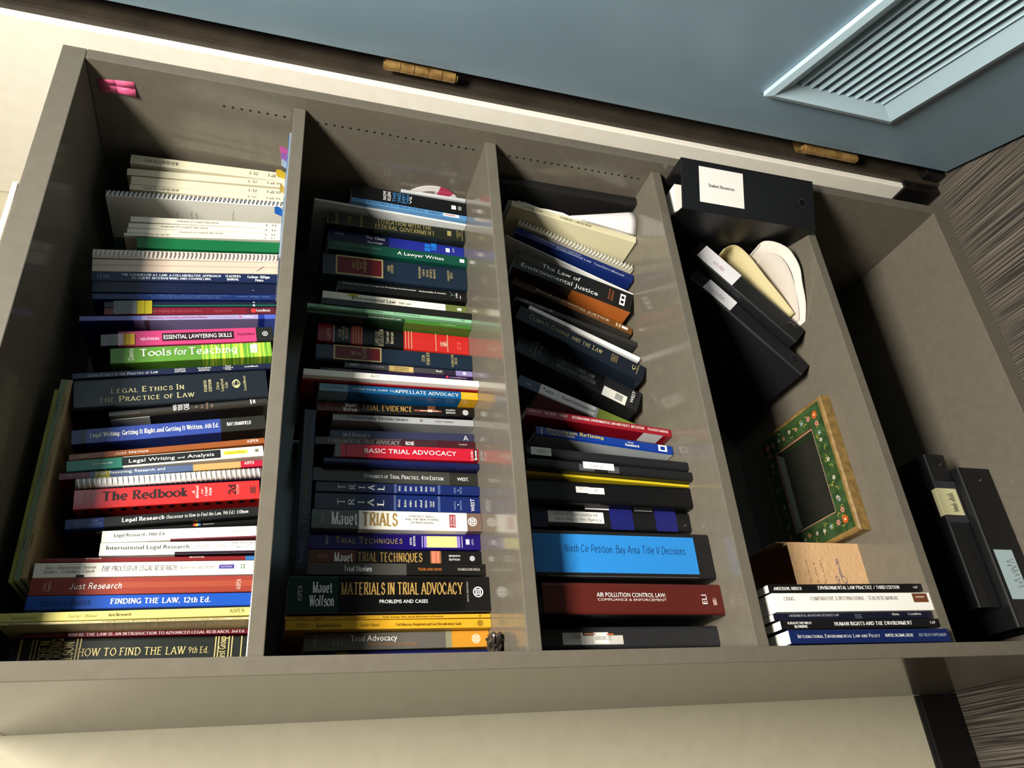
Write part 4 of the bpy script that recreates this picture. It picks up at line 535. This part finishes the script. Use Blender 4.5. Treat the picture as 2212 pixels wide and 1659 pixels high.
cl = book('cclaw', HB, 'leaning thick black hardback with a glossy black title patch and white foot lettering', bands=(36, 37, 38), kind='h', texts=[('CLIMATE CHANGE LAW', 'S', (130, 132, 136), .32, .62, .5, .68), ('MITIGATION AND ADAPTATION', 'S', (130, 132, 136), .33, .64, .24, .42), ('HEXAL', 'S', (150, 150, 150), .10, .118, .3, .86, '^'), ('MANHEIM', 'S', (150, 150, 150), .135, .153, .2, .96, '^'), ('COYAN', 'S', (150, 150, 150), .17, .188, .3, .86, '^'), ('WEST', 'N', WH, .925, .95, .25, .85, '^')], patches=[(.24, .70, .1, .9, (12, 12, 13)), (.96, .963, .1, .95, (10, 10, 10))])
mb = MB(); t_, h_ = G['cclaw'][4], G['cclaw'][5]
mb.box(t_*-.05, t_*.42, -.0012, -.0008, h_*.10, h_*.29, mat((222, 222, 212), .4))
for i in range(6): mb.box(t_*.06+i*.0022, t_*.06+i*.0022+.0011, -.0014, -.0012, h_*.13, h_*.19, mat((60, 64, 66), .5))
mb.build('barcode_label', cl)
book('ccl', HB, 'leaning thick navy hardback with thin gold capitals in the third shelf', bands=(22, 30, 44), kind='h', texts=[('Climate Change and the Law', 'C', (206, 192, 136), .09, .66, .42, .72), ('HUNTER', 'S', (200, 170, 120), .735, .747, .3, .8, '^'), ('POWELL', 'S', (200, 170, 120), .753, .765, .3, .8, '^'), ('ZASLOFF', 'S', (200, 170, 120), .771, .783, .3, .8, '^'), ('C', 'D', GOLD, .90, .925, .45, .75, '^'), ('LexisNexis', 'S', GOLD, .935, .947, .25, .85, '^')])
book('whitestrip', PB, 'leaning thin white paperback between the navy and the dark grey ones', bands=(232, 232, 230), d=.17, rough=.5)
book('dgrey', PB, 'leaning slim dark grey paperback with white small capitals at its head', bands=(52, 52, 50), texts=[('CLIMATE CHANGE LAW', 'S', (210, 210, 206), .05, .3, .3, .75)])
book('ej', PB, 'leaning black and brown paperback with spaced cream capitals', bands=(((92, 74, 58), .2), ((50, 34, 22), .40), ((124, 78, 34), 1)), texts=[('ENVIRONMENTAL JUSTICE', 'N', (236, 222, 200), .19, .80, .46, .76), ('~~~', 'S', (200, 170, 130), .62, .72, .14, .34)], patches=[(.22, .72, .36, .39, (210, 180, 140)), (.86, .875, .3, .85, (220, 190, 150)), (.885, .9, .3, .85, (220, 190, 150)), (.91, .96, .4, .75, WH), ('L', .3, 1, .0, .17, (66, 62, 56))])
book('lawej', PB, 'leaning broad black paperback with bold white sans title in two lines and orange back', bands=(26, 26, 26), rough=.25, coat=.4, texts=[('The Law of', 'N', WH, .22, .545, .56, .78), ('Environmental Justice', 'N', WH, .06, .71, .18, .42), ('Second', 'N', (222, 120, 60), .79, .808, .25, .8, '^'), ('Edition', 'N', (222, 120, 60), .818, .836, .25, .78, '^')], patches=[('L', .5, 1, .0, .17, (196, 108, 46)), ('L', 0, .5, .0, .17, (60, 46, 36)), (.895, .94, .2, .8, WH), (.905, .93, .3, .45, (26, 26, 26)), (.905, .93, .55, .7, (26, 26, 26)), (0.02, .24, .55, .95, (70, 68, 62))])
book('wthin', PB, 'leaning very thin white paperback against the broad black one', bands=(226, 226, 222), d=.18, rough=.5)
book('navyenv', PB, 'leaning blue paperback with tiny white type under the wire-bound notebook', bands=(20, 42, 112), texts=[('Environmental Law Statutory Supplement', 'S', (170, 184, 220), .15, .55, .5, .78), ('Environmental Law  Teachers Manual', 'S', (200, 210, 234), .35, .92, .16, .44)])
book('creamlr', JN, 'cream law review leaning over the wire-bound notebook on the third shelf', bands=(232, 224, 186), d=.17, pg='c', cat='journal', rough=.6, coat=0, grp=GRP[3], texts=[('VERMONT LAW REVIEW', 'S', (130, 122, 96), .38, .63, .3, .62), ('LAW REVIEW', 'S', (150, 142, 116), .1, .24, .3, .62)])

# ---- fourth shelf
book('ielp', PB, 'royal navy paperback, leftmost on the fourth shelf', bands=(16, 38, 96), d=.2, texts=[('International Environmental Law and Policy', 'C', WH, .045, .545, .4, .64), ('HUNTER, SALZMAN, ZAELKE', 'B', WH, .58, .76, .42, .62), ('2011 TREATY SUPPLEMENT', 'S', (190, 200, 220), .795, .98, .42, .62)])
book('hre', PB, 'black paperback with white condensed capitals between the navy ones on the fourth shelf', bands=(20, 20, 22), d=.2, texts=[('HUMAN RIGHTS AND THE ENVIRONMENT', 'B', WH, .32, .815, .34, .72), ('KRAVCHENKO', 'B', WH, .04, .18, .55, .8), ('BONINE', 'B', WH, .075, .155, .15, .42), ('CAP', 'S', WH, .935, .97, .4, .68)])
book('enr', PB, 'slim dark navy paperback with small pale type below the white book on the fourth shelf', bands=(20, 22, 46), d=.2, texts=[('ENVIRONMENTAL AND NATURAL RESOURCES LAW', 'S', (190, 194, 206), .09, .39, .5, .8), ('SIXTH', 'S', (150, 154, 170), .49, .53, .5, .75), ('EDITION', 'S', (150, 154, 170), .49, .53, .15, .4), ('Nicholas', 'S', WH, .73, .775, .5, .8), ('C LexisNexis', 'S', WH, .835, .92, .5, .8)])
book('wbook', PB, 'thick white paperback with pale lettering and a brown square on the fourth shelf', bands=(238, 236, 230), d=.2, texts=[('COMPARATIVE & INTERNATIONAL - TEACHERS MANUAL', 'S', (176, 166, 158), .22, .78, .6, .8), ('CRAIG', 'S', (176, 166, 158), .06, .12, .6, .8)], patches=[(.88, .98, .45, .95, (126, 74, 46)), (.9, .96, .72, .78, (226, 200, 180))])
book('elp', PB, 'black paperback with white condensed capitals beside the small cardboard box', bands=(16, 16, 17), d=.2, texts=[('ENVIRONMENTAL LAW PRACTICE / THIRD EDITION', 'B', WH, .305, .84, .32, .72), ('ANDERSON, HIRSCH', 'B', WH, .03, .2, .28, .64), ('CAP', 'S', WH, .935, .965, .36, .62)])

# ---- things lying on top of the standing books
def lie(root, org, flip):   # lay a book down with its spine to the front; flip: head to the right
    x, y, z = org
    if flip: root.matrix_world = Matrix(((0, 0, 1, x), (0, 1, 0, y), (-1, 0, 0, z), (0, 0, 0, 1)))
    else: root.matrix_world = Matrix(((0, 0, -1, x), (0, 1, 0, y), (1, 0, 0, z), (0, 0, 0, 1)))
G['gilbert'] = (2, .172, .19, 0, .0178, .251)
o = book('gilbert', PB, 'dark navy paperback lying flat on top of the standing row on the second shelf', bands=(20, 30, 56), texts=[('A Practical Guide to', 'S', (110, 104, 80), .05, .25, .38, .62), ('TRIAL OBJECTIONS, 3rd Ed.', 'B', (136, 128, 90), .27, .74, .32, .68), ('* Gibbons', 'B', (96, 120, 150), .80, .96, .34, .66)], patches=[(.015, .77, .86, .9, (70, 84, 110)), (.015, .77, .1, .14, (70, 84, 110)), (.765, .77, .1, .9, (70, 84, 110))])
lie(o, (.172, .19, 1.2873), True)
z = 1.6062
for key, t, c, x0, h, lb in (('tan', .0074, (190, 162, 118), .151, .282, 'tan booklet lying lowest of three on top of the standing books'), ('sage', .0072, (136, 154, 122), .149, .284, 'sage green booklet lying between a tan and a yellow-green one'), ('ygreen', .0046, (164, 162, 70), .146, .27, 'thin yellow-green booklet lying topmost of the three flat ones')):
    G[key] = (1, x0, .17, 0, t, h)
    o = book(key, 'booklet', lb, bands=c, d=.2, kind='s', cat='booklet', grp='booklets lying on the top-shelf books', rough=.6, coat=0, texts=[('Just Memos', 'S', (70, 62, 46), .09, .2, .3, .6), ('Aspen', 'S', (70, 62, 46), .8, .86, .3, .6), ("Teacher's Manual", 'I', (100, 90, 66), .4, .55, .3, .6)])
    lie(o, (x0, .17, z + t), True); z += t + .0002
# ---- top shelf: booklet with flags lying in front of the journals
o = empty('booklet', (.60, .05, SH[0] + .0004)); tag(o, 'thin booklet with coloured sticky flags lying in front of the journals on the top shelf', 'booklet')
mb = MB(); mb.box(0, .262, 0, .112, 0, .0018, mat((150, 170, 190), .6)); mb.build('page_block', o)
mb = MB(); mb.box(-.0005, .2625, -.0005, .1125, .0019, .0023, mat((214, 218, 224), .4)); mb.box(.05, .12, -.0007, .1, .0023, .0032, mat((50, 104, 170), .4)); mb.box(.17, .255, -.0007, .1, .0023, .0034, mat((60, 116, 176), .4)); mb.build('cover', o)
for fx, c, hh in ((.228, (226, 106, 170), .013), (.214, (206, 130, 210), .010), (.176, (240, 196, 40), .015), (.145, (232, 190, 60), .007), (.098, (40, 120, 210), .012), (.2, (240, 240, 240), .008)):
    mb = MB(); y0 = .012; mb.face([(fx-.007, y0, .0036), (fx+.007, y0, .0036), (fx+.009, y0-.004, .0036+hh*.6), (fx+.004, y0-.007, .0036+hh), (fx-.008, y0-.006, .0036+hh*.9)], mat(c, .5))
    f = mb.build('sticky_flag', o); md = f.modifiers.new('thick', 'SOLIDIFY'); md.thickness = .0002
# ---- pink sticky note on the right side panel
mb = MB(); xx = W - T
pts = [[(xx-.0004, .037, 1.636), (xx-.0004, .046, 1.634), (xx-.003, .058, 1.632)], [(xx-.0004, .033, 1.610), (xx-.0004, .045, 1.608), (xx-.0025, .057, 1.607)], [(xx-.0004, .030, 1.582), (xx-.002, .043, 1.581), (xx-.006, .0555, 1.5805)]]
for i in range(2):
    for j in range(2): mb.face([pts[i][j], pts[i+1][j], pts[i+1][j+1], pts[i][j+1]], mat((240, 104, 150), .6))
o = mb.build('sticky_note', smooth=True); md = o.modifiers.new('thick', 'SOLIDIFY'); md.thickness = .0002
tag(o, 'pink sticky note on the inner right side above the top shelf', 'sticky note')
mb = MB(); letters(mb, '2', 'H', (190, 70, 110), (xx-.0046, .047, 1.598), (0, 0, -1), (0, -1, 0), .008, .008); mb.build('handwriting', o)
# ---- papers on top of the bookcase
o = empty('paper_stack', (.30, .03, H + .0004)); tag(o, 'loose white papers lying on top of the bookcase', 'papers')
for i, (a, b, c, d_) in enumerate(((0, .33, 0, .22), (.03, .35, .004, .2), (-.02, .36, .001, .22))):
    mb = MB(); mb.box(a, b, c, d_, i*.0064, i*.0064+.0061, PG['w']); mb.build('sheet_bundle', o)
# ---- second shelf: disc, case and wrapper
o = empty('jewel_case', (.882, .166, SH[1] + .0004)); tag(o, 'clear plastic disc case standing at the right end of the second shelf', 'disc case')
mb = MB(); mb.box(0, .0065, 0, .138, 0, .1245, mat((196, 200, 202), .12, coat=1)); mb.build('shell', o, bevel=.0008)
mb = MB(); mb.box(.0068, .0074, .001, .012, .002, .1225, mat((150, 152, 152), .3)); mb.build('hinge_strip', o)
o = empty('compact_disc', (.8912, .208, SH[1] + .0609)); tag(o, 'white printed disc leaning on the right side panel beside the clear case', 'disc')
mb = MB(); n = 48
for k in range(n):
    a0, a1 = 2*math.pi*k/n, 2*math.pi*(k+1)/n
    for r0, r1 in ((.0075, .019), (.019, .046), (.046, .0592)):
        c = (226, 222, 220) if r0 < .01 else ((206, 196, 196) if r0 < .04 else (222, 216, 214))
        if r0 > .01 and 25 <= k <= 28: c = (206, 60, 96)
        if r0 > .01 and r0 < .04 and 18 <= k <= 23: c = (150, 140, 140)
        P = lambda r, a: (0, r*math.cos(a), r*math.sin(a))
        mb.face([P(r0, a0), P(r1, a0), P(r1, a1), P(r0, a1)][::-1], mat(c, .25))
q = mb.build('disc', o); md = q.modifiers.new('thick', 'SOLIDIFY'); md.thickness = .0012; md.offset = -1
import bmesh
rnd = random.Random(4); bm = bmesh.new(); bmesh.ops.create_icosphere(bm, subdivisions=3, radius=.014)
for v in bm.verts:
    k = .72 + .55*rnd.random(); v.co = Vector((v.co.x*k*1.0, v.co.y*k*1.3, max(-.0095, v.co.z*k*.75)))
me = bpy.data.meshes.new('foil'); bm.to_mesh(me); bm.free()
me.materials.append(noisy('crumpled_foil', (34, 28, 25), (104, 92, 82), 160, rough=.3, lo=.5, hi=.75))
o = empty('candy_wrapper', (.056, .128, SH[1] + .0098)); tag(o, 'crumpled foil sweet wrapper at the left front of the second shelf', 'wrapper')
f = bpy.data.objects.new('foil_ball', me); col.objects.link(f); f.parent = o
mb = MB()
for i in range(7):
    a = 2.4 + i*.16; b_ = a + .16; zz = .004*(i % 2)
    mb.face([(0.006*math.cos(a), .012*math.sin(a)+.004, 0), (.006*math.cos(b_), .012*math.sin(b_)+.004, 0), (.017*math.cos(b_)-.004, .026*math.sin(b_), .002+.004-zz), (.017*math.cos(a)-.004, .026*math.sin(a), .002+zz)], mat((196, 176, 176), .3))
f = mb.build('twist_end', o); md = f.modifiers.new('thick', 'SOLIDIFY'); md.thickness = .0002

def grid(mb, rows, m):   # rows of equal length joined into one connected surface
    b = len(mb.v); n = len(rows[0])
    for r in rows: mb.v.extend([tuple(p) for p in r])
    k = mb.mi(m)
    for i in range(len(rows)-1):
        for j in range(n-1): mb.f.append([b+i*n+j, b+i*n+j+1, b+(i+1)*n+j+1, b+(i+1)*n+j]); mb.m.append(k)
# ---- third shelf, right end
G['s3note'] = (3, .754, .15, .315, .009, .24)
o = book('s3note', 'spiral_notebook', 'cream notebook with a white wire spiral leaning under the law review on the third shelf', bands=(206, 200, 176), kind='s', cat='notebook', d=.17, rough=.6, coat=0)
wire(o, .009, .24, 34, .0055, -.001, mat((232, 232, 228), .3), .0009)
binder((3, .8725, .092, 0.0, .0195, .28), 'black ring binder standing upright against the right side of the third shelf', d=.28, bands=(34, 33, 33), ring=0)
o = empty('paper_sheaf', (.8165, .105, SH[2] + .0006)); tag(o, 'sheaf of loose white papers with a curled corner at the right of the third shelf', 'papers')
rnd = random.Random(9)
for i in range(5):
    mb = MB(); yo = rnd.uniform(0.016, .035); h_ = .215 + rnd.uniform(0, .045); wd = .16
    cf = lambda v, y: .003*i + v*(.187 - .013*i) + .0012*math.sin(y*40 + i*2)
    grid(mb, [[(cf(h_*a/8, yo+wd*b/6), yo+wd*b/6+.004*math.sin(a*2.1+i*3)*(b == 0), h_*a/8) for b in range(7)] for a in range(9)], mat((234, 232, 228), .7))
    q = mb.build('sheet', o, smooth=True); md = q.modifiers.new('thick', 'SOLIDIFY'); md.thickness = .0008
mb = MB(); N = 10
A, B_, C_ = Vector((-.001, .013, .0006)), Vector((.051, .004, .0006)), Vector((.0065, -.004, .145))
Pf = lambda s, r: (A.lerp(B_, s)).lerp(C_, r) + Vector((0, -.010*math.sin(math.pi*s)*(1-r), .012*math.sin(math.pi*s)*r*(1-r)))
grid(mb, [[Pf(i/N, j/N*.985) for j in range(N+1)] for i in range(N+1)], mat((236, 234, 232), .7))
q = mb.build('curled_sheet', o, smooth=True); md = q.modifiers.new('thick', 'SOLIDIFY'); md.thickness = .0004

# ---- fourth shelf
BG = 'black binders on the fourth shelf'
h = .289; FL, FR, BR_, BL = Vector((.787, .0)), Vector((.884, -.031)), Vector((.8895, .255)), Vector((.8655, .255))
o = empty('ring_binder', (FL.x, FL.y, SH[3] + .0004)); tag(o, 'black binder with a square white printed label standing at the right of the fourth shelf', 'binder', BG)
mb = MB(); th = .003; m = mat(BLK, .42)
def slab(mb, a, b, z0, z1, m, off):   # thin wall from a to b, thickened towards off
    d_ = (b-a).normalized(); n_ = Vector((-d_.y, d_.x))*off; P = [a-FL, b-FL, b+n_-FL, a+n_-FL]
    if off < 0: P = P[::-1]
    mb.prism([(p.x, p.y) for p in P], z0, z1, m)
slab(mb, FL, FR, 0, h, m, th); mb.build('spine_board', o, bevel=.002)
mb = MB(); slab(mb, FR, BR_, 0, h, m, th); mb.build('cover', o, bevel=.001)
mb = MB(); slab(mb, FL, BL, 0, h, m, -th); mb.build('cover', o, bevel=.001)
mb = MB(); mb.prism([(.026, .035), (.080, .02), (.094, .23), (.078, .235)], .005, h-.01, PG['w']); mb.build('page_block', o)
mb = MB(); mm = mat((200, 196, 180), .2, metal=1.0)
for q_ in (.12, .5, .9): mb.tube([(.05+.028*math.cos(2*math.pi*k/16), .026+.026*math.sin(2*math.pi*k/16), h*q_) for k in range(16)], .0016, mm, 6, True)
mb.box(.044, .058, .0, .004, .03, h-.012, mm); mb.build('ring_mechanism', o)
ex = (FR-FL).normalized(); Ls = (FR-FL).length; nrm = Vector((ex.y, -ex.x))
sp = lambda u, v, e=.0012: (ex.x*u*Ls + nrm.x*e, ex.y*u*Ls + nrm.y*e, v)
mb = MB(); mb.face([sp(.18, h*.55), sp(.88, h*.55), sp(.88, h*.875), sp(.18, h*.875)], mat((232, 228, 222), .45)); mb.build('spine_label', o)
mb = MB(); letters(mb, 'Student Resources', 'B', (60, 60, 60), sp(.50, h*.81, .0016), (0, 0, -1), (ex.x, ex.y, 0), h*.19, .006); mb.build('label_lettering', o)
mb = MB(); n = 16
for r0, r1, c in ((0, .007, (10, 10, 11)), (.007, .010, (44, 44, 48))):
    for k in range(n):
        a0, a1 = 2*math.pi*k/n, 2*math.pi*(k+1)/n; P = lambda r, a: sp(.5 + r*math.cos(a)/Ls, h*.1 + r*math.sin(a), .0014 if r0 else .001)
        mb.face([P(r0, a0), P(r1, a0), P(r1, a1), P(r0, a1)], mat(c, .3))
mb.build('finger_ring', o)
b = binder((4, .5945, .103, math.radians(45.5), .0435, .264), 'black binder leaning in the fourth shelf, the upper one with the longer white label', ring=.9, d=.27, grp=BG, bands=(26, 26, 28), texts=[('~~~', 'H', (226, 190, 206), .17, .27, .3, .65)], patches=[(.05, .39, .04, .96, (236, 234, 238))])
b = binder((4, .532, .120, math.radians(45.5), .036, .28), 'black binder leaning in the fourth shelf, the lower one with the shorter white label', ring=.9, d=.26, grp=BG, bands=(28, 28, 31), texts=[('~~~', 'H', (214, 190, 202), .17, .28, .3, .65)], patches=[(.115, .36, .1, .95, (236, 234, 236))])
def sheet(root, name, prof, y1, m, th=.0012):
    mb = MB(); prof = catmull(prof, False, 4)
    grid(mb, [[(x, y+(y1-y)*k/5, z) for k in range(6)] for x, y, z in prof], m)
    q = mb.build(name, root, smooth=True); md = q.modifiers.new('thick', 'SOLIDIFY'); md.thickness = th; md.offset = 0
    return q
o = empty('manila_folder', (0, 0, 0)); tag(o, 'cream manila folder drooping under the leaning black binders', 'folder')
sheet(o, 'folder_flap', [(.664, .105, .3795), (.706, .104, .402), (.745, .103, .425), (.79, .102, .449), (.812, .102, .468), (.814, .103, .484), (.802, .105, .504)], .30, mat((216, 200, 148), .6), .0014)
sheet(o, 'folder_back', [(.668, .115, .3768), (.708, .112, .395), (.75, .112, .417), (.795, .112, .442), (.812, .112, .462)], .30, mat((222, 204, 150), .6), .0014)
o = empty('paper_sheaf', (0, 0, 0)); tag(o, 'white papers bending down in front of the manila folder on the fourth shelf', 'papers')
WP = mat((216, 208, 196), .7)
sheet(o, 'sheet', [(.640, .096, .3685), (.672, .078, .3705), (.709, .062, .379), (.735, .055, .3805), (.758, .051, .388), (.779, .050, .400), (.794, .055, .421), (.802, .066, .436), (.801, .078, .441)], .28, WP, .0022)
sheet(o, 'sheet', [(.650, .106, .3712), (.70, .085, .3785), (.745, .072, .391), (.770, .07, .404), (.782, .074, .416), (.787, .084, .427)], .28, mat((204, 194, 182), .7), .0015)
# wooden painted frame lying on its back
fx0, fx1, fy0, fy1, fz0, fz1 = .222, .477, .097, .299, SH[3] + .0004, .389
ix0, ix1, iy0, iy1 = .277, .421, .149, .247
o = empty('painted_frame', (fx0, fy0, fz0)); tag(o, 'green painted wooden frame with flower pattern and dark glass lying on the fourth shelf', 'frame')
GR = noisy('green_painted_wood', (36, 56, 30), (58, 80, 44), 60, rough=.35, coat=.3); GO = noisy('rubbed_gold_edge', (108, 84, 44), (136, 108, 60), 90, rough=.4); RDm = mat((112, 44, 26), .4)
w2 = lambda x, y, z: (x-fx0, y-fy0, z-fz0)
def ring(mb, a, b, m):   # a, b: (x0,x1,y0,y1,z) rectangles joined by four quads
    A = [(a[0], a[2], a[4]), (a[1], a[2], a[4]), (a[1], a[3], a[4]), (a[0], a[3], a[4])]; B = [(b[0], b[2], b[4]), (b[1], b[2], b[4]), (b[1], b[3], b[4]), (b[0], b[3], b[4])]
    for i in range(4): j = (i+1) % 4; mb.face([w2(*A[i]), w2(*A[j]), w2(*B[j]), w2(*B[i])], m)
R = lambda i, z, lo=False: (fx0+i, fx1-i, fy0+i, fy1-i, z)
Q = lambda i, z: (ix0-i, ix1+i, iy0-i, iy1+i, z)
mb = MB(); ring(mb, R(0, fz0), R(0, fz1-.003), GO); ring(mb, R(0, fz1-.003), R(.003, fz1), GO); ring(mb, R(.003, fz1), R(.008, fz1), GO); ring(mb, R(.008, fz1), Q(.010, fz1), GR); ring(mb, Q(.010, fz1), Q(.006, fz1-.002), RDm); ring(mb, Q(.006, fz1-.002), Q(.0, fz1-.009), mat((40, 58, 36), .4)); ring(mb, Q(0, fz1-.009), Q(0, fz0), GR)
mb.face([w2(fx0, fy0, fz0), w2(fx0, fy1, fz0), w2(fx1, fy1, fz0), w2(fx1, fy0, fz0)], GR); mb.build('frame_moulding', o)
mb = MB(); mb.box(ix0-fx0-.0005, ix1-fx0+.0005, iy0-fy0-.0005, iy1-fy0+.0005, .009, .0115, mat((46, 46, 40), .08, coat=1)); mb.build('glass_pane', o)
mb = MB(); bw = mat((226, 214, 186), .4)
def bead(x, y, z, r):
    P = [w2(x+r, y, z), w2(x, y+r, z), w2(x-r, y, z), w2(x, y-r, z), w2(x, y, z+r)]
    for i in range(4): mb.face([P[i], P[(i+1) % 4], P[4]], bw)
n = 42
for i in range(n+1):
    x = ix0-.008+(ix1-ix0+.016)*i/n; bead(x, iy0-.008, fz1-.0012, .0014); bead(x, iy1+.008, fz1-.0012, .0014)
n = 30
for i in range(1, n):
    y = iy0-.008+(iy1-iy0+.016)*i/n; bead(ix0-.008, y, fz1-.0012, .0014); bead(ix1+.008, y, fz1-.0012, .0014)
mb.build('bead_trim', o)
mb = MB(); rnd = random.Random(5); zf = fz1+.0003
def flower(x, y, r, c, c2, n=6):
    a0 = rnd.random()*3
    for k in range(n):
        a = a0+2*math.pi*k/n; t1, t2 = a-.4, a+.4
        mb.face([w2(x, y, zf), w2(x+r*.7*math.cos(t1), y+r*.7*math.sin(t1), zf), w2(x+r*math.cos(a), y+r*math.sin(a), zf), w2(x+r*.7*math.cos(t2), y+r*.7*math.sin(t2), zf)], mat(c, .4))
    mb.face([w2(x+r*.25*math.cos(2*math.pi*k/6), y+r*.25*math.sin(2*math.pi*k/6), zf+.0001) for k in range(6)], mat(c2, .4))
PK, ORG, WHT, BLU, YLW = (222, 150, 130), (206, 96, 40), (220, 214, 196), (140, 160, 160), (178, 168, 70)
mx, my0, my1 = .0275, fy0+.0265, fy1-.0265
for cx, cy, sx, sy in ((fx1-mx, fy0+.026, -1, 1), (fx1-mx, fy1-.026, -1, -1), (fx0+mx, fy0+.026, 1, 1), (fx0+mx, fy1-.026, 1, -1)):
    flower(cx, cy, .0085, ORG, (240, 220, 190), 8); flower(cx+sx*.017, cy, .006, PK, (150, 40, 30)); flower(cx, cy+sy*.018, .006, PK, (150, 40, 30))
    flower(cx+sx*.036, cy, .0055, BLU, WHT, 5); flower(cx, cy+sy*.038, .0055, BLU, WHT, 5)
for x in (.29, .325, .36, .40):
    for y in (my0, my1): flower(x, y+rnd.uniform(-.004, .004), .0045, rnd.choice((WHT, PK, BLU)), ORG, 5)
for y in (.18, .2, .22):
    for x in (fx0+mx, fx1-mx): flower(x+rnd.uniform(-.005, .005), y, .0045, rnd.choice((WHT, PK, BLU)), ORG, 5)
for i in range(46):   # leaf scrolls
    s_ = i/46*2*(fx1-fx0+fy1-fy0-.1); Lx = fx1-fx0-2*mx; Ly = my1-my0
    p = 2*(Lx+Ly)*i/46
    if p < Lx: x, y = fx0+mx+p, my0
    elif p < Lx+Ly: x, y = fx1-mx, my0+p-Lx
    elif p < 2*Lx+Ly: x, y = fx1-mx-(p-Lx-Ly), my1
    else: x, y = fx0+mx, my1-(p-2*Lx-Ly)
    a = rnd.uniform(0, 6.28); x += .008*math.cos(i*1.9); y += .008*math.sin(i*1.9); l = .008
    P = [(x+l*q*math.cos(a+q*2.2), y+l*q*math.sin(a+q*2.2)) for q in (0, .35, .7, 1)]
    for u, v in zip(P, P[1:]):
        dx_, dy_ = v[0]-u[0], v[1]-u[1]; L = math.hypot(dx_, dy_) or 1; nx, ny = -dy_/L*.0007, dx_/L*.0007
        mb.face([w2(u[0]-nx, u[1]-ny, zf-.0001), w2(v[0]-nx, v[1]-ny, zf-.0001), w2(v[0]+nx, v[1]+ny, zf-.0001), w2(u[0]+nx, u[1]+ny, zf-.0001)], mat(YLW, .4))
mb.build('painted_flowers', o)
# small open cardboard box
KR = noisy('kraft_card', (190, 150, 108), (218, 178, 132), 22, rough=.8, stretch=(3, 3, 34), detail=6, bump=.1)
bx0, bx1, by0, by1, bz0, bz1 = .119, .211, .137, .30, SH[3] + .0004, .507
o = empty('cardboard_box', (bx0, by0, bz0)); tag(o, 'small open brown cardboard box with blue scribbles beside the painted frame', 'box')
mb = MB(); wx, wy, wz = bx1-bx0, by1-by0, bz1-bz0; e = .003
mb.box(0, wx, 0, e, 0, wz, KR); mb.box(0, wx, wy-e, wy, 0, wz, KR); mb.box(0, e, e, wy-e, 0, wz, KR); mb.box(wx-e, wx, e, wy-e, 0, wz, KR); mb.box(e, wx-e, e, wy-e, 0, e, KR); mb.build('box_body', o)
mb = MB(); mb.prism([(wx-.0005, .004), (wx-.0005, wy-.004), (wx+.001, wy-.004), (wx+.001, .004)], wz, wz+.02, KR); mb.build('flap', o)
mb = MB(); INK = (86, 84, 140); GRY = (150, 114, 82)
letters(mb, 'mo', 'H', INK, (.012, -.0005, .058), (1, 0, 0), (0, 0, 1), .022, .010); letters(mb, 'O', 'H', INK, (.022, -.0005, .044), (1, 0, 0), (0, 0, 1), .012, .009)
for i in range(3): scribble(mb, GRY, (.012, -.0004, .112-i*.014), (1, 0, 0), (0, 0, 1), .05, .006, 30+i)
scribble(mb, INK, (.035, -.0005, .05), (1, 0, 0), (0, 0, 1), .03, .007, 51); mb.build('handwriting', o)

# ---- bottom shelf: two binders lying flat
BG5 = 'black binders lying on the bottom shelf'
b = binder((5, .353, .107, 0, .077, .29), 'wide black binder with a pale blue label lying lower on the bottom shelf', d=.28, ring=.945, grp=BG5, bands=(16, 16, 17), texts=[('~~~~', 'H', (110, 124, 128), .2, .4, .4, .7)], patches=[(.16, .46, .34, .88, (182, 204, 208))])
lie(b, (.353, .107, SH[4] + .0004), False)
b = binder((5, .385, .124, 0, .049, .285), 'black binder with a cream taped label lying on top of the wider binder', d=.265, ring=.955, grp=BG5, bands=(24, 24, 26), texts=[('~~', 'H', (120, 118, 96), .60, .66, .3, .7), ('~~', 'H', (120, 118, 96), .67, .73, .3, .7)], patches=[(.53, .81, .02, 1, (58, 58, 64)), (.58, .76, .1, 1, (232, 226, 176))])
lie(b, (.385, .124, SH[4] + .0004 + .0774), False)
mb = MB(); t_, h_ = .049, .285
mb.box(t_, t_+.0006, .0, .012, h_*.24, h_*.42, mat((226, 220, 172), .5)); mb.build('label_fold', b)
bpy.context.view_layer.update()
